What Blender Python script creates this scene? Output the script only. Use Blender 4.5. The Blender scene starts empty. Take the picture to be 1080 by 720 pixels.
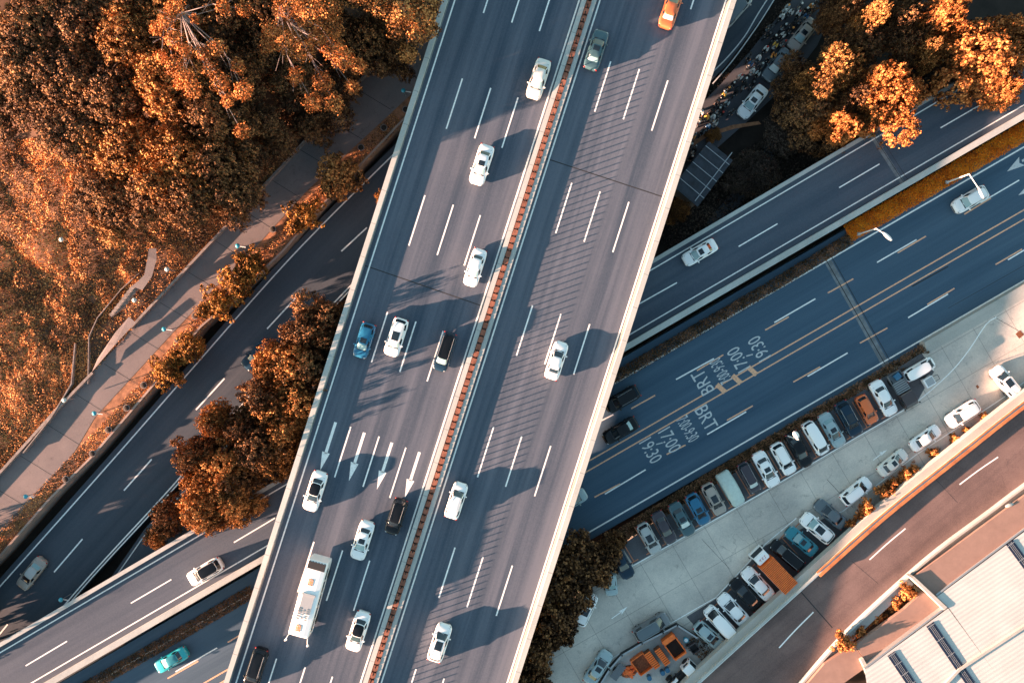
import bpy, math, random
import numpy as np
from mathutils import Vector, Matrix, noise

S = bpy.context.scene
COL = S.collection
# ------------------------------------------------------------------ camera, sky, sun, exposure
CH = 115.0            # camera height
FP = 960.0            # focal length in photo pixels (photo 1080 wide)
cam_d = bpy.data.cameras.new("camera"); cam = bpy.data.objects.new("camera", cam_d)
COL.objects.link(cam); cam.location = (0, 0, CH); cam.rotation_euler = (0, 0, 0)
cam_d.sensor_width = 36; cam_d.lens = 36 * FP / 1080; cam_d.clip_end = 3000; cam_d.clip_start = 1
S.camera = cam
SUN_AZ = math.radians(19.0)      # direction the light travels, from +x towards +y
SUN_EL = math.radians(8.8)
w = bpy.data.worlds.new("World"); S.world = w; w.use_nodes = True
nt = w.node_tree; bg = nt.nodes['Background']
sky = nt.nodes.new('ShaderNodeTexSky'); sky.sky_type = 'NISHITA'; sky.sun_disc = False
sky.sun_elevation = SUN_EL
sky.sun_rotation = math.atan2(-math.cos(SUN_AZ), -math.sin(SUN_AZ))
sky.air_density = 1.0; sky.dust_density = 0.6; sky.ozone_density = 2.0
tint = nt.nodes.new('ShaderNodeMix'); tint.data_type = 'RGBA'; tint.blend_type = 'MULTIPLY'; tint.inputs['Factor'].default_value = 1
tint.inputs['B'].default_value = (1.18, 1.08, 0.84, 1)
nt.links.new(sky.outputs[0], tint.inputs['A']); nt.links.new(tint.outputs['Result'], bg.inputs[0]); bg.inputs[1].default_value = 0.066
sd = bpy.data.lights.new("sun", 'SUN'); sun = bpy.data.objects.new("sun", sd); COL.objects.link(sun)
sd.energy = 5.0; sd.angle = math.radians(0.5); sd.color = (1.0, 0.575, 0.40)
ldir = Vector((math.cos(SUN_AZ) * math.cos(SUN_EL), math.sin(SUN_AZ) * math.cos(SUN_EL), -math.sin(SUN_EL)))
sun.rotation_euler = ldir.to_track_quat('-Z', 'Y').to_euler()
S.view_settings.view_transform = 'Standard'; S.view_settings.look = 'None'
S.view_settings.gamma = 1; S.view_settings.use_curve_mapping = False
S.view_settings.exposure = 2.85
S.cycles.max_bounces = 5; S.cycles.diffuse_bounces = 3; S.cycles.glossy_bounces = 2

R = random.Random(7)
NR = np.random.RandomState(11)
ZG = -2.6      # lowest ground
ZL = -0.5      # sunken road at the left
ZB = 0.0       # bus road
ZP = 1.5       # car park
ZR = 3.5       # slip road
ZH = 9.5       # elevated highway
ZV = 3.6       # curved viaduct
ZPATH = 0.8
ZS = -1.2      # street with scooters

def P(u, v, z=0.0):
    k = (CH - z) / FP
    return Vector(((u - 540) * k, (360 - v) * k, z))

# ------------------------------------------------------------------ materials
MATS = {}
def new_mat(name):
    m = bpy.data.materials.new(name); m.use_nodes = True
    MATS[name] = m
    return m, m.node_tree, m.node_tree.nodes['Principled BSDF']
def simple(name, col, rough=0.6, metal=0.0, coat=0.0, spec=0.5, var=0.0, vscale=2.0):
    m, t, b = new_mat(name)
    b.inputs['Base Color'].default_value = (*col, 1); b.inputs['Roughness'].default_value = rough
    b.inputs['Metallic'].default_value = metal; b.inputs['Coat Weight'].default_value = coat
    b.inputs['Specular IOR Level'].default_value = spec
    if var > 0:
        tc = t.nodes.new('ShaderNodeTexCoord'); n = t.nodes.new('ShaderNodeTexNoise')
        n.inputs['Scale'].default_value = vscale; n.inputs['Detail'].default_value = 6; n.inputs['Roughness'].default_value = 0.65
        r = t.nodes.new('ShaderNodeValToRGB')
        r.color_ramp.elements[0].position = 0.3; r.color_ramp.elements[1].position = 0.7
        r.color_ramp.elements[0].color = (*[c * (1 - var) for c in col], 1)
        r.color_ramp.elements[1].color = (*[min(1, c * (1 + var)) for c in col], 1)
        t.links.new(tc.outputs['Object'], n.inputs['Vector']); t.links.new(n.outputs['Fac'], r.inputs[0])
        t.links.new(r.outputs[0], b.inputs['Base Color'])
    return m
def asphalt(name, c0, c1, ang, band=0.25, stain=0.2, crack=False, panel=None, stains=False):
    """worn surface with streaks running along direction ang (radians, world xy) and grain"""
    m, t, b = new_mat(name)
    N, L = t.nodes, t.links
    tc = N.new('ShaderNodeTexCoord')
    mp = N.new('ShaderNodeMapping'); mp.inputs['Rotation'].default_value = (0, 0, -ang)
    L.new(tc.outputs['Object'], mp.inputs['Vector'])
    mp2 = N.new('ShaderNodeMapping'); mp2.inputs['Scale'].default_value = (0.012, 0.55, 1)
    L.new(mp.outputs[0], mp2.inputs['Vector'])
    st = N.new('ShaderNodeTexNoise'); st.inputs['Scale'].default_value = 1.0; st.inputs['Detail'].default_value = 5
    L.new(mp2.outputs[0], st.inputs['Vector'])
    mp3 = N.new('ShaderNodeMapping'); mp3.inputs['Scale'].default_value = (0.08, 2.4, 1)
    L.new(mp.outputs[0], mp3.inputs['Vector'])
    st2 = N.new('ShaderNodeTexNoise'); st2.inputs['Scale'].default_value = 1.0; st2.inputs['Detail'].default_value = 3
    L.new(mp3.outputs[0], st2.inputs['Vector'])
    bl = N.new('ShaderNodeTexNoise'); bl.inputs['Scale'].default_value = 0.13; bl.inputs['Detail'].default_value = 6; bl.inputs['Roughness'].default_value = 0.6
    L.new(tc.outputs['Object'], bl.inputs['Vector'])
    gr = N.new('ShaderNodeTexNoise'); gr.inputs['Scale'].default_value = 7.0; gr.inputs['Detail'].default_value = 4; gr.inputs['Roughness'].default_value = 0.8
    L.new(tc.outputs['Object'], gr.inputs['Vector'])
    def mul(a, k):
        x = N.new('ShaderNodeMath'); x.operation = 'MULTIPLY_ADD'
        L.new(a, x.inputs[0]); x.inputs[1].default_value = k; x.inputs[2].default_value = -0.5 * k
        return x.outputs[0]
    def add(a, c):
        x = N.new('ShaderNodeMath'); x.operation = 'ADD'; L.new(a, x.inputs[0]); L.new(c, x.inputs[1]); return x.outputs[0]
    s = add(add(mul(st.outputs['Fac'], band * 4), mul(st2.outputs['Fac'], band * 1.6)), add(mul(bl.outputs['Fac'], stain * 4), mul(gr.outputs['Fac'], 1.1)))
    x = N.new('ShaderNodeMath'); x.operation = 'ADD'; L.new(s, x.inputs[0]); x.inputs[1].default_value = 0.5; x.use_clamp = True
    mx = N.new('ShaderNodeMix'); mx.data_type = 'RGBA'
    mx.inputs['A'].default_value = (*c0, 1); mx.inputs['B'].default_value = (*c1, 1)
    L.new(x.outputs[0], mx.inputs['Factor'])
    out = mx.outputs['Result']
    if crack:
        vo = N.new('ShaderNodeTexVoronoi'); vo.feature = 'DISTANCE_TO_EDGE'; vo.inputs['Scale'].default_value = 0.13
        nz = N.new('ShaderNodeTexNoise'); nz.inputs['Scale'].default_value = 0.8
        va = N.new('ShaderNodeVectorMath'); va.operation = 'MULTIPLY_ADD'; va.inputs[1].default_value = (2.5, 2.5, 0)
        L.new(tc.outputs['Object'], nz.inputs['Vector'])
        L.new(nz.outputs['Color'], va.inputs[0]); L.new(tc.outputs['Object'], va.inputs[2]); L.new(va.outputs[0], vo.inputs['Vector'])
        lt = N.new('ShaderNodeMath'); lt.operation = 'LESS_THAN'; L.new(vo.outputs['Distance'], lt.inputs[0]); lt.inputs[1].default_value = 0.003
        k = N.new('ShaderNodeMath'); k.operation = 'MULTIPLY'; L.new(lt.outputs[0], k.inputs[0]); k.inputs[1].default_value = 0.22
        m2 = N.new('ShaderNodeMix'); m2.data_type = 'RGBA'; L.new(k.outputs[0], m2.inputs['Factor']); L.new(out, m2.inputs['A'])
        m2.inputs['B'].default_value = (0.03, 0.03, 0.035, 1); out = m2.outputs['Result']
    if stains:      # oil drips and damp spots with their own shapes
        sn = N.new('ShaderNodeTexNoise'); sn.inputs['Scale'].default_value = 0.9; sn.inputs['Detail'].default_value = 5; sn.inputs['Roughness'].default_value = 0.7
        L.new(tc.outputs['Object'], sn.inputs['Vector'])
        cr = N.new('ShaderNodeValToRGB'); cr.color_ramp.elements[0].position = 0.60; cr.color_ramp.elements[0].color = (0, 0, 0, 1); cr.color_ramp.elements[1].position = 0.74; cr.color_ramp.elements[1].color = (.55, .55, .55, 1)
        L.new(sn.outputs['Fac'], cr.inputs[0]); m3 = N.new('ShaderNodeMix'); m3.data_type = 'RGBA'; L.new(cr.outputs[0], m3.inputs['Factor']); L.new(out, m3.inputs['A'])
        m3.inputs['B'].default_value = (*[c * .35 for c in c0], 1); out = m3.outputs['Result']
    if panel:       # cast joints
        sx = N.new('ShaderNodeSeparateXYZ'); L.new(mp.outputs[0], sx.inputs[0])
        for ax, per in zip('XY', panel):
            if not per: continue
            dv = N.new('ShaderNodeMath'); dv.operation = 'DIVIDE'; L.new(sx.outputs[ax], dv.inputs[0]); dv.inputs[1].default_value = per
            fr = N.new('ShaderNodeMath'); fr.operation = 'FRACT'; L.new(dv.outputs[0], fr.inputs[0])
            l2 = N.new('ShaderNodeMath'); l2.operation = 'LESS_THAN'; L.new(fr.outputs[0], l2.inputs[0]); l2.inputs[1].default_value = .07 / per
            k2 = N.new('ShaderNodeMath'); k2.operation = 'MULTIPLY'; L.new(l2.outputs[0], k2.inputs[0]); k2.inputs[1].default_value = .45
            m4 = N.new('ShaderNodeMix'); m4.data_type = 'RGBA'; L.new(k2.outputs[0], m4.inputs['Factor']); L.new(out, m4.inputs['A']); m4.inputs['B'].default_value = (.06, .06, .065, 1); out = m4.outputs['Result']
    L.new(out, b.inputs['Base Color'])
    b.inputs['Roughness'].default_value = 0.85; b.inputs['Specular IOR Level'].default_value = 0.25
    bp = N.new('ShaderNodeBump'); bp.inputs['Strength'].default_value = 0.25; bp.inputs['Distance'].default_value = 0.02
    L.new(gr.outputs['Fac'], bp.inputs['Height']); L.new(bp.outputs[0], b.inputs['Normal'])
    return m
def worn_paint(name, col, under=(0.11, 0.12, 0.14), wear=0.42):
    m, t, b = new_mat(name); N, L = t.nodes, t.links
    tc = N.new('ShaderNodeTexCoord'); n = N.new('ShaderNodeTexNoise'); n.inputs['Scale'].default_value = 5; n.inputs['Detail'].default_value = 7; n.inputs['Roughness'].default_value = 0.75
    L.new(tc.outputs['Object'], n.inputs['Vector'])
    r = N.new('ShaderNodeValToRGB'); r.color_ramp.elements[0].position = wear - 0.1; r.color_ramp.elements[1].position = wear + 0.06
    r.color_ramp.elements[0].color = (*[0.55 * a + 0.45 * c for a, c in zip(under, col)], 1); r.color_ramp.elements[1].color = (*col, 1)
    L.new(n.outputs['Fac'], r.inputs[0]); L.new(r.outputs[0], b.inputs['Base Color']); b.inputs['Roughness'].default_value = 0.7
    return m
def leafmat(name, c0, c1, c2, scale=0.35, rnd=0.5):
    """foliage: colour varies per leaf island and in slow patches; a little light passes through"""
    m, t, b = new_mat(name); N, L = t.nodes, t.links
    g = N.new('ShaderNodeNewGeometry'); tc = N.new('ShaderNodeTexCoord')
    n = N.new('ShaderNodeTexNoise'); n.inputs['Scale'].default_value = scale; n.inputs['Detail'].default_value = 3
    L.new(g.outputs['Position'], n.inputs['Vector'])
    a = N.new('ShaderNodeMath'); a.operation = 'MULTIPLY'; L.new(g.outputs['Random Per Island'], a.inputs[0]); a.inputs[1].default_value = rnd
    c = N.new('ShaderNodeMath'); c.operation = 'MULTIPLY_ADD'; L.new(n.outputs['Fac'], c.inputs[0]); c.inputs[1].default_value = 1.6; c.inputs[2].default_value = -0.3 - rnd / 2
    d = N.new('ShaderNodeMath'); d.operation = 'ADD'; L.new(a.outputs[0], d.inputs[0]); L.new(c.outputs[0], d.inputs[1])
    r = N.new('ShaderNodeValToRGB'); e = r.color_ramp.elements
    e[0].position = 0.1; e[0].color = (*c0, 1); e[1].position = 0.9; e[1].color = (*c2, 1)
    k = e.new(0.5); k.color = (*c1, 1)
    L.new(d.outputs[0], r.inputs[0]); L.new(r.outputs[0], b.inputs['Base Color'])
    b.inputs['Roughness'].default_value = 0.65; b.inputs['Specular IOR Level'].default_value = 0.12
    return m

A_H = math.atan2(0.952, 0.3055)             # highway direction
A_B = math.radians(30.0)                    # bus road / slip road direction
A_L = math.radians(47.0)                    # left road direction
asphalt('asphalt_highway', (0.048, 0.069, 0.099), (0.130, 0.147, 0.183), A_H, 0.60, 0.10)
asphalt('asphalt_bus', (0.039, 0.079, 0.123), (0.087, 0.143, 0.202), A_B, 0.36, 0.07)
asphalt('asphalt_ramp', (0.042, 0.063, 0.092), (0.107, 0.127, 0.160), A_B, 0.32, 0.1)
asphalt('asphalt_left', (0.034, 0.049, 0.068), (0.084, 0.098, 0.118), A_L, 0.3, 0.1)
asphalt('asphalt_viaduct', (0.078, 0.055, 0.054), (0.235, 0.161, 0.146), math.radians(40), 0.2, 0.45, crack=True)
asphalt('asphalt_street', (0.049, 0.052, 0.063), (0.098, 0.101, 0.115), A_L, 0.1, 0.15)
asphalt('concrete_lot', (0.365, 0.343, 0.317), (0.767, 0.686, 0.592), A_B, 0.10, 0.5, crack=True, panel=(4.6, 4.6), stains=True)
asphalt('concrete_path', (0.123, 0.111, 0.113), (0.236, 0.195, 0.188), A_L, 0.08, 0.5, crack=True, stains=True)
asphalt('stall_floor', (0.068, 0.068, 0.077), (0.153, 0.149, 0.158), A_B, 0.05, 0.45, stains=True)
asphalt('pale_concrete', (0.313, 0.313, 0.286), (0.544, 0.524, 0.483), A_B, 0.10, 0.4)
asphalt('parapet_concrete', (0.288, 0.310, 0.302), (0.533, 0.554, 0.533), A_H, 0.16, 0.3)
asphalt('parapet_highway', (0.326, 0.348, 0.326), (0.577, 0.592, 0.562), A_H, 0.16, 0.3, panel=(4.0, 0))
asphalt('yard_ground', (0.25, 0.27, 0.28), (0.62, 0.62, 0.58), A_B, 0.0, 0.6)
simple('soil', (0.028, 0.020, 0.016), 0.95, var=0.5, vscale=0.5)
simple('hill_soil', (0.12, 0.06, 0.035), 0.95, var=0.7, vscale=0.6)
simple('old_stone', (.24, .20, .18), .9, var=.4, vscale=2)
simple('orange_dirt', (0.30, 0.135, 0.07), 0.95, var=0.55, vscale=1.6)
simple('red_planter', (0.25, 0.095, 0.06), 0.9, var=0.55, vscale=1.4)
simple('joint', (0.02, 0.022, 0.025), 0.8)
simple('patch', (0.17, 0.19, 0.205), 0.9, var=0.35, vscale=1.2)
simple('tar', (0.05, 0.06, 0.075), 0.8, var=0.3, vscale=2)
worn_paint('paint_white', (0.90, 0.90, 0.87), wear=0.42)
worn_paint('paint_faded', (0.60, 0.62, 0.62))
worn_paint('paint_orange', (0.90, 0.48, 0.28), wear=0.46)
worn_paint('paint_stall', (0.62, 0.22, 0.10), wear=0.45)
simple('dark_metal', (0.03, 0.032, 0.036), 0.5, 0.5)
simple('galvanised', (0.42, 0.44, 0.45), 0.45, 0.6)
simple('lamp_white', (0.82, 0.82, 0.80), 0.4)
simple('teal_plastic', (0.03, 0.32, 0.42), 0.35, coat=0.4)
simple('orange_steel', (1.0, 0.17, 0.025), 0.5, var=0.25, vscale=1.5)
simple('orange_rail', (0.50, 0.17, 0.06), 0.6, var=0.4, vscale=0.8)
simple('rust', (0.20, 0.07, 0.03), 0.9, var=0.6, vscale=4)
simple('blue_plastic', (0.03, 0.13, 0.24), 0.4)
simple('roof_brown', (0.28, 0.175, 0.14), 0.85, var=0.12, vscale=0.8)
simple('wall_brown', (0.33, 0.25, 0.21), 0.9, var=0.2, vscale=0.6)
simple('skylight', (0.015, 0.025, 0.05), 0.15, spec=0.6)
simple('shed_roof', (0.040, 0.048, 0.062), 0.8, var=0.4, vscale=1.0)
simple('tyre', (0.015, 0.015, 0.016), 0.9)
simple('rim', (0.45, 0.46, 0.48), 0.3, 0.8)
simple('glass', (0.012, 0.02, 0.028), 0.06, spec=0.9)
simple('glass_pale', (0.22, 0.36, 0.38), 0.12, spec=0.9)
simple('glass_sheer', (0.60, 0.66, 0.64), 0.25, spec=0.6)  # whitish base colour for some windscreens and rear windows
simple('headlight', (0.36, 0.38, 0.39), 0.15, spec=0.8)
simple('taillight', (0.35, 0.015, 0.012), 0.2)
simple('black_trim', (0.02, 0.02, 0.022), 0.5)
simple('bark_pale', (0.26, 0.21, 0.20), 0.85, var=0.3, vscale=3)
simple('bark', (0.09, 0.06, 0.045), 0.95, var=0.3, vscale=3)
simple('skin', (0.42, 0.24, 0.16), 0.6)
simple('hair', (0.015, 0.012, 0.012), 0.7)
for n_, c_ in dict(white=(0.92, 0.92, 0.91), ivory=(0.74, 0.72, 0.66), silver=(0.42, 0.43, 0.42), beige=(0.36, 0.31, 0.27), grey=(0.16, 0.17, 0.18),
                   black=(0.006, 0.007, 0.009), navy=(0.01, 0.03, 0.055), blue=(0.01, 0.13, 0.25), teal=(0.02, 0.20, 0.26), tealgrey=(0.045, 0.10, 0.12),
                   turquoise=(0.02, 0.42, 0.48), orange=(0.75, 0.16, 0.04), brown=(0.06, 0.045, 0.045), slate=(0.10, 0.13, 0.15), bluesilver=(0.33, 0.43, 0.45), taxi=(0.62, 0.15, 0.05), plum=(0.045,0.035,0.045)).items():
    simple('car_' + n_, c_, 0.16 if n_ in ('black', 'navy', 'plum', 'brown') else 0.32, coat=0.6 if n_ not in ('black', 'navy') else 0.2, spec=0.3 if n_ in ('black', 'navy') else 0.5, metal=0.0)
leafmat('leaf_orange', (0.034, 0.018, 0.010), (0.24, 0.102, 0.032), (0.70, 0.33, 0.11), rnd=.9)
leafmat('leaf_bright', (0.10, 0.034, 0.012), (0.40, 0.135, 0.036), (0.70, 0.28, 0.09), rnd=0.9)
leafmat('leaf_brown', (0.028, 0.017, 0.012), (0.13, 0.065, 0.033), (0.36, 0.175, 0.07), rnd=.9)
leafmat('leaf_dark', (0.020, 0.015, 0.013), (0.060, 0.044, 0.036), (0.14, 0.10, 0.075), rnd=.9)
leafmat('leaf_gold', (0.05, 0.022, 0.008), (0.26, 0.11, 0.025), (0.62, 0.28, 0.06), rnd=.9)
leafmat('leaf_hill', (0.045, 0.022, 0.012), (0.40, 0.165, 0.055), (0.90, 0.42, 0.15), scale=0.22, rnd=0.9)
leafmat('leaf_hedge', (0.040, 0.026, 0.014), (0.13, 0.075, 0.035), (0.34, 0.16, 0.09), scale=0.8, rnd=0.9)
leafmat('leaf_verge', (0.60, 0.12, 0.01), (1.0, 0.24, 0.015), (1.0, 0.40, 0.03), scale=0.45, rnd=0.9)

# corrugated white roof
m, t, b = new_mat('roof_white'); N, L = t.nodes, t.links
tc = N.new('ShaderNodeTexCoord'); mp = N.new('ShaderNodeMapping'); mp.inputs['Rotation'].default_value = (0, 0, math.radians(57))
wv = N.new('ShaderNodeTexWave'); wv.inputs['Scale'].default_value = 0.62; wv.inputs['Distortion'].default_value = 0
nz = N.new('ShaderNodeTexNoise'); nz.inputs['Scale'].default_value = 0.35; nz.inputs['Detail'].default_value = 6
L.new(tc.outputs['Object'], mp.inputs['Vector']); L.new(mp.outputs[0], wv.inputs['Vector']); L.new(tc.outputs['Object'], nz.inputs['Vector'])
mx = N.new('ShaderNodeMix'); mx.data_type = 'RGBA'; mx.inputs['A'].default_value = (0.42, 0.43, 0.41, 1); mx.inputs['B'].default_value = (0.62, 0.62, 0.60, 1)
L.new(nz.outputs['Fac'], mx.inputs['Factor']); L.new(mx.outputs['Result'], b.inputs['Base Color'])
bp = N.new('ShaderNodeBump'); bp.inputs['Strength'].default_value = 0.35; bp.inputs['Distance'].default_value = 0.05
L.new(wv.outputs['Fac'], bp.inputs['Height']); L.new(bp.outputs[0], b.inputs['Normal']); b.inputs['Roughness'].default_value = 0.5

# ------------------------------------------------------------------ object helpers
def tag(o, label=None, cat=None, group=None, kind=None):
    if label: o['label'] = label
    if cat: o['category'] = cat
    if group: o['group'] = group
    if kind: o['kind'] = kind
    return o
def empty(name, loc=(0, 0, 0), rz=0.0, label=None, cat=None, group=None):
    o = bpy.data.objects.new(name, None); COL.objects.link(o); o.location = loc; o.rotation_euler = (0, 0, rz)
    o.empty_display_size = 0.3
    return tag(o, label, cat, group)
class MB:
    def __init__(s): s.v = []; s.f = []; s.m = []
    def add(s, vs, fs, mi=0):
        o = len(s.v); s.v += [tuple(x) for x in vs]; s.f += [tuple(i + o for i in f) for f in fs]; s.m += [mi] * len(fs); return s
    def box(s, c, d, rz=0.0, mi=0):
        hx, hy, hz = d[0] / 2, d[1] / 2, d[2] / 2; ca, sa = math.cos(rz), math.sin(rz)
        vs = []
        for z in (-hz, hz):
            for x, y in ((-hx, -hy), (hx, -hy), (hx, hy), (-hx, hy)):
                vs.append((c[0] + x * ca - y * sa, c[1] + x * sa + y * ca, c[2] + z))
        return s.add(vs, [(3, 2, 1, 0), (4, 5, 6, 7), (0, 1, 5, 4), (1, 2, 6, 5), (2, 3, 7, 6), (3, 0, 4, 7)], mi)
    def prism(s, pts, z0, z1, mi=0):
        """pts world xy (any winding)"""
        n = len(pts)
        ar = sum(pts[i][0] * pts[(i + 1) % n][1] - pts[(i + 1) % n][0] * pts[i][1] for i in range(n))
        if ar < 0: pts = pts[::-1]
        vs = [(p[0], p[1], z0) for p in pts] + [(p[0], p[1], z1) for p in pts]
        fs = [tuple(range(n))[::-1], tuple(range(n, 2 * n))] + [(i, (i + 1) % n, n + (i + 1) % n, n + i) for i in range(n)]
        return s.add(vs, fs, mi)
    def poly(s, pts, mi=0):
        n = len(pts)
        ar = sum(pts[i][0] * pts[(i + 1) % n][1] - pts[(i + 1) % n][0] * pts[i][1] for i in range(n))
        if ar < 0: pts = pts[::-1]
        return s.add(pts, [tuple(range(n))], mi)
    def ribbon(s, A, B, mi=0):
        """flat strip between two polylines of the same length, facing up"""
        n = len(A); vs = [tuple(p) for p in A] + [tuple(p) for p in B]; fs = []
        for i in range(n - 1):
            a, b, c = Vector(A[i]), Vector(A[i + 1]), Vector(B[i])
            f = (i, i + 1, n + i + 1, n + i)
            if (b - a).cross(c - a).z < 0: f = f[::-1]
            fs.append(f)
        return s.add(vs, fs, mi)
    def slab(s, A, B, mi=0):
        """solid road bed between two polylines, down to the lowest ground"""
        n = len(A); vs = [tuple(p) for p in A] + [tuple(p) for p in B]; vs += [(p[0], p[1], ZG - .1) for p in vs]
        a, b, c = Vector(A[0]), Vector(A[1]), Vector(B[0]); fl = (b - a).cross(c - a).z < 0; fs = []
        for i in range(n - 1): fs += [(i, i + 1, n + i + 1, n + i), (i + 1, i, 2 * n + i, 2 * n + i + 1), (n + i, n + i + 1, 3 * n + i + 1, 3 * n + i)]
        fs += [(0, n, 3 * n, 2 * n), (2 * n - 1, n - 1, 3 * n - 1, 4 * n - 1)]
        return s.add(vs, [f[::-1] for f in fs] if fl else fs, mi)
    def wall(s, line, w0, w1, z0, z1, mi=0):
        """solid along a polyline (xy), from offset w0 to w1 to its left, z0..z1"""
        A, B = offset(line, w0), offset(line, w1); n = len(A)
        vs = []
        for q in (A, B):
            for z in (z0, z1):
                vs += [(p[0], p[1], z) for p in q]
        fs = []
        a0, a1, b0, b1 = 0, n, 2 * n, 3 * n
        for i in range(n - 1):
            fs += [(a1 + i, a1 + i + 1, b1 + i + 1, b1 + i), (a0 + i, a0 + i + 1, a1 + i + 1, a1 + i), (b0 + i + 1, b0 + i, b1 + i, b1 + i + 1), (b0 + i, b0 + i + 1, a0 + i + 1, a0 + i)]
        fs += [(a0, a1, b1, b0), (a0 + n - 1, b0 + n - 1, b1 + n - 1, a1 + n - 1)]
        return s.add(vs, fs, mi)
    def tube(s, a, b, r0, r1=None, n=7, mi=0, caps=True):
        r1 = r0 if r1 is None else r1
        a, b = Vector(a), Vector(b); d = (b - a)
        if d.length < 1e-6: return s
        q = d.to_track_quat('Z', 'Y'); vs = []
        for c, r in ((a, r0), (b, r1)):
            for i in range(n):
                t_ = 2 * math.pi * i / n; vs.append(c + q @ Vector((r * math.cos(t_), r * math.sin(t_), 0)))
        fs = [(i, (i + 1) % n, n + (i + 1) % n, n + i) for i in range(n)]
        if caps: fs += [tuple(range(n))[::-1], tuple(range(n, 2 * n))]
        return s.add(vs, fs, mi)
    def ell(s, c, r, n=10, k=6, mi=0, rz=0.0):
        ca, sa = math.cos(rz), math.sin(rz); vs = []; fs = []
        for j in range(k + 1):
            ph = math.pi * j / k
            for i in range(n):
                t_ = 2 * math.pi * i / n
                x, y, z = r[0] * math.sin(ph) * math.cos(t_), r[1] * math.sin(ph) * math.sin(t_), r[2] * math.cos(ph)
                vs.append((c[0] + x * ca - y * sa, c[1] + x * sa + y * ca, c[2] + z))
        for j in range(k):
            for i in range(n):
                fs.append((j * n + i, (j + 1) * n + i, (j + 1) * n + (i + 1) % n, j * n + (i + 1) % n))
        return s.add(vs, fs, mi)
    def build(s, name, mat, parent=None, smooth=False, objlink=False):
        me = bpy.data.meshes.new(name); me.from_pydata(s.v, [], s.f); me.update()
        mats = mat if isinstance(mat, (list, tuple)) else [mat]
        for q in mats: me.materials.append(MATS[q] if isinstance(q, str) else q)
        if len(mats) > 1: me.polygons.foreach_set('material_index', s.m)
        if smooth: me.polygons.foreach_set('use_smooth', [True] * len(s.f))
        o = bpy.data.objects.new(name, me); COL.objects.link(o)
        if parent: o.parent = parent
        if objlink:
            o.material_slots[0].link = 'OBJECT'; o.material_slots[0].material = MATS[mats[0]]
        return o
def offset(line, d):
    """polyline moved d to its left (xy); returns list of (x,y)"""
    out = []; n = len(line)
    for i in range(n):
        a = line[max(0, i - 1)]; b = line[min(n - 1, i + 1)]
        dx, dy = b[0] - a[0], b[1] - a[1]; l = math.hypot(dx, dy)
        out.append((line[i][0] - dy / l * d, line[i][1] + dx / l * d))
    return out
def pl(px, z): return [P(u, v, z) for u, v in px]
def smooth_line(px, k=8):
    """Catmull-Rom through pixel points"""
    p = [Vector(q) for q in px]; p = [2 * p[0] - p[1]] + p + [2 * p[-1] - p[-2]]; out = []
    for i in range(1, len(p) - 2):
        for j in range(k):
            t_ = j / k; a, b, c, d = p[i - 1:i + 3]
            out.append(0.5 * ((2 * b) + (c - a) * t_ + (2 * a - 5 * b + 4 * c - d) * t_ ** 2 + (3 * b - a - 3 * c + d) * t_ ** 3))
    out.append(p[-2]); return [(q[0], q[1]) for q in out]
def struct(name, mb, mat, **k): return tag(mb.build(name, mat, **k), kind='structure')
def children_of(o): return [c for c in bpy.data.objects if c.parent == o]
KIDS = {}
def snapshot(root):
    """remember a prototype's tree once, so copying stays fast"""
    KIDS[root.name] = [(c, [g for g in bpy.data.objects if g.parent == c]) for c in bpy.data.objects if c.parent == root]
def copy_tree(root):
    r = root.copy(); COL.objects.link(r); out = []
    for c, gs in KIDS[root.name]:
        cc = c.copy(); COL.objects.link(cc); cc.parent = r; out.append(cc)
        for g in gs:
            gg = g.copy(); COL.objects.link(gg); gg.parent = cc; out.append(gg)
    return r, out

# ================================================================== GROUND AND TERRAIN
mb = MB(); mb.poly([(-900, -900, ZG), (900, -900, ZG), (900, 900, ZG), (-900, 900, ZG)])
struct('ground', mb, 'soil')

# hillside to the upper left of the footpath
L0, L1 = P(20, 479, ZPATH), P(407, 57, ZPATH)
ld = (L1 - L0).normalized(); ln = Vector((-ld.y, ld.x, 0))
def hill_z(x, y):
    q = Vector((x, y, 0)) - L0; d = q.dot(ln); a = q.dot(ld)
    d = max(0.0, d)
    k = min(1.0, max(0.0, (a - 12) / 34.0)); k = k * k * (3 - 2 * k)
    sl = 0.035 + 0.26 * k
    z = ZPATH + sl * 26 * math.tanh(d / 26) * 1.25
    z += (noise.noise(Vector((x * 0.09, y * 0.09, 0))) * 1.0 + noise.noise(Vector((x * 0.3, y * 0.3, 5))) * 0.35) * min(1, d / 5)
    return z
mb = MB(); NA, ND = 110, 70; vs = []; fs = []
for i in range(NA):
    a = -60 + i * 1.6
    for j in range(ND):
        d = 0.0 + j * 1.35
        q = L0 + ld * a + ln * d
        vs.append((q.x, q.y, hill_z(q.x, q.y) - 0.02))
for i in range(NA - 1):
    for j in range(ND - 1):
        k = i * ND + j; fs.append((k, k + ND, k + ND + 1, k + 1))
mb.add(vs, fs); struct('hill', mb, 'hill_soil', smooth=True)

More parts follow.
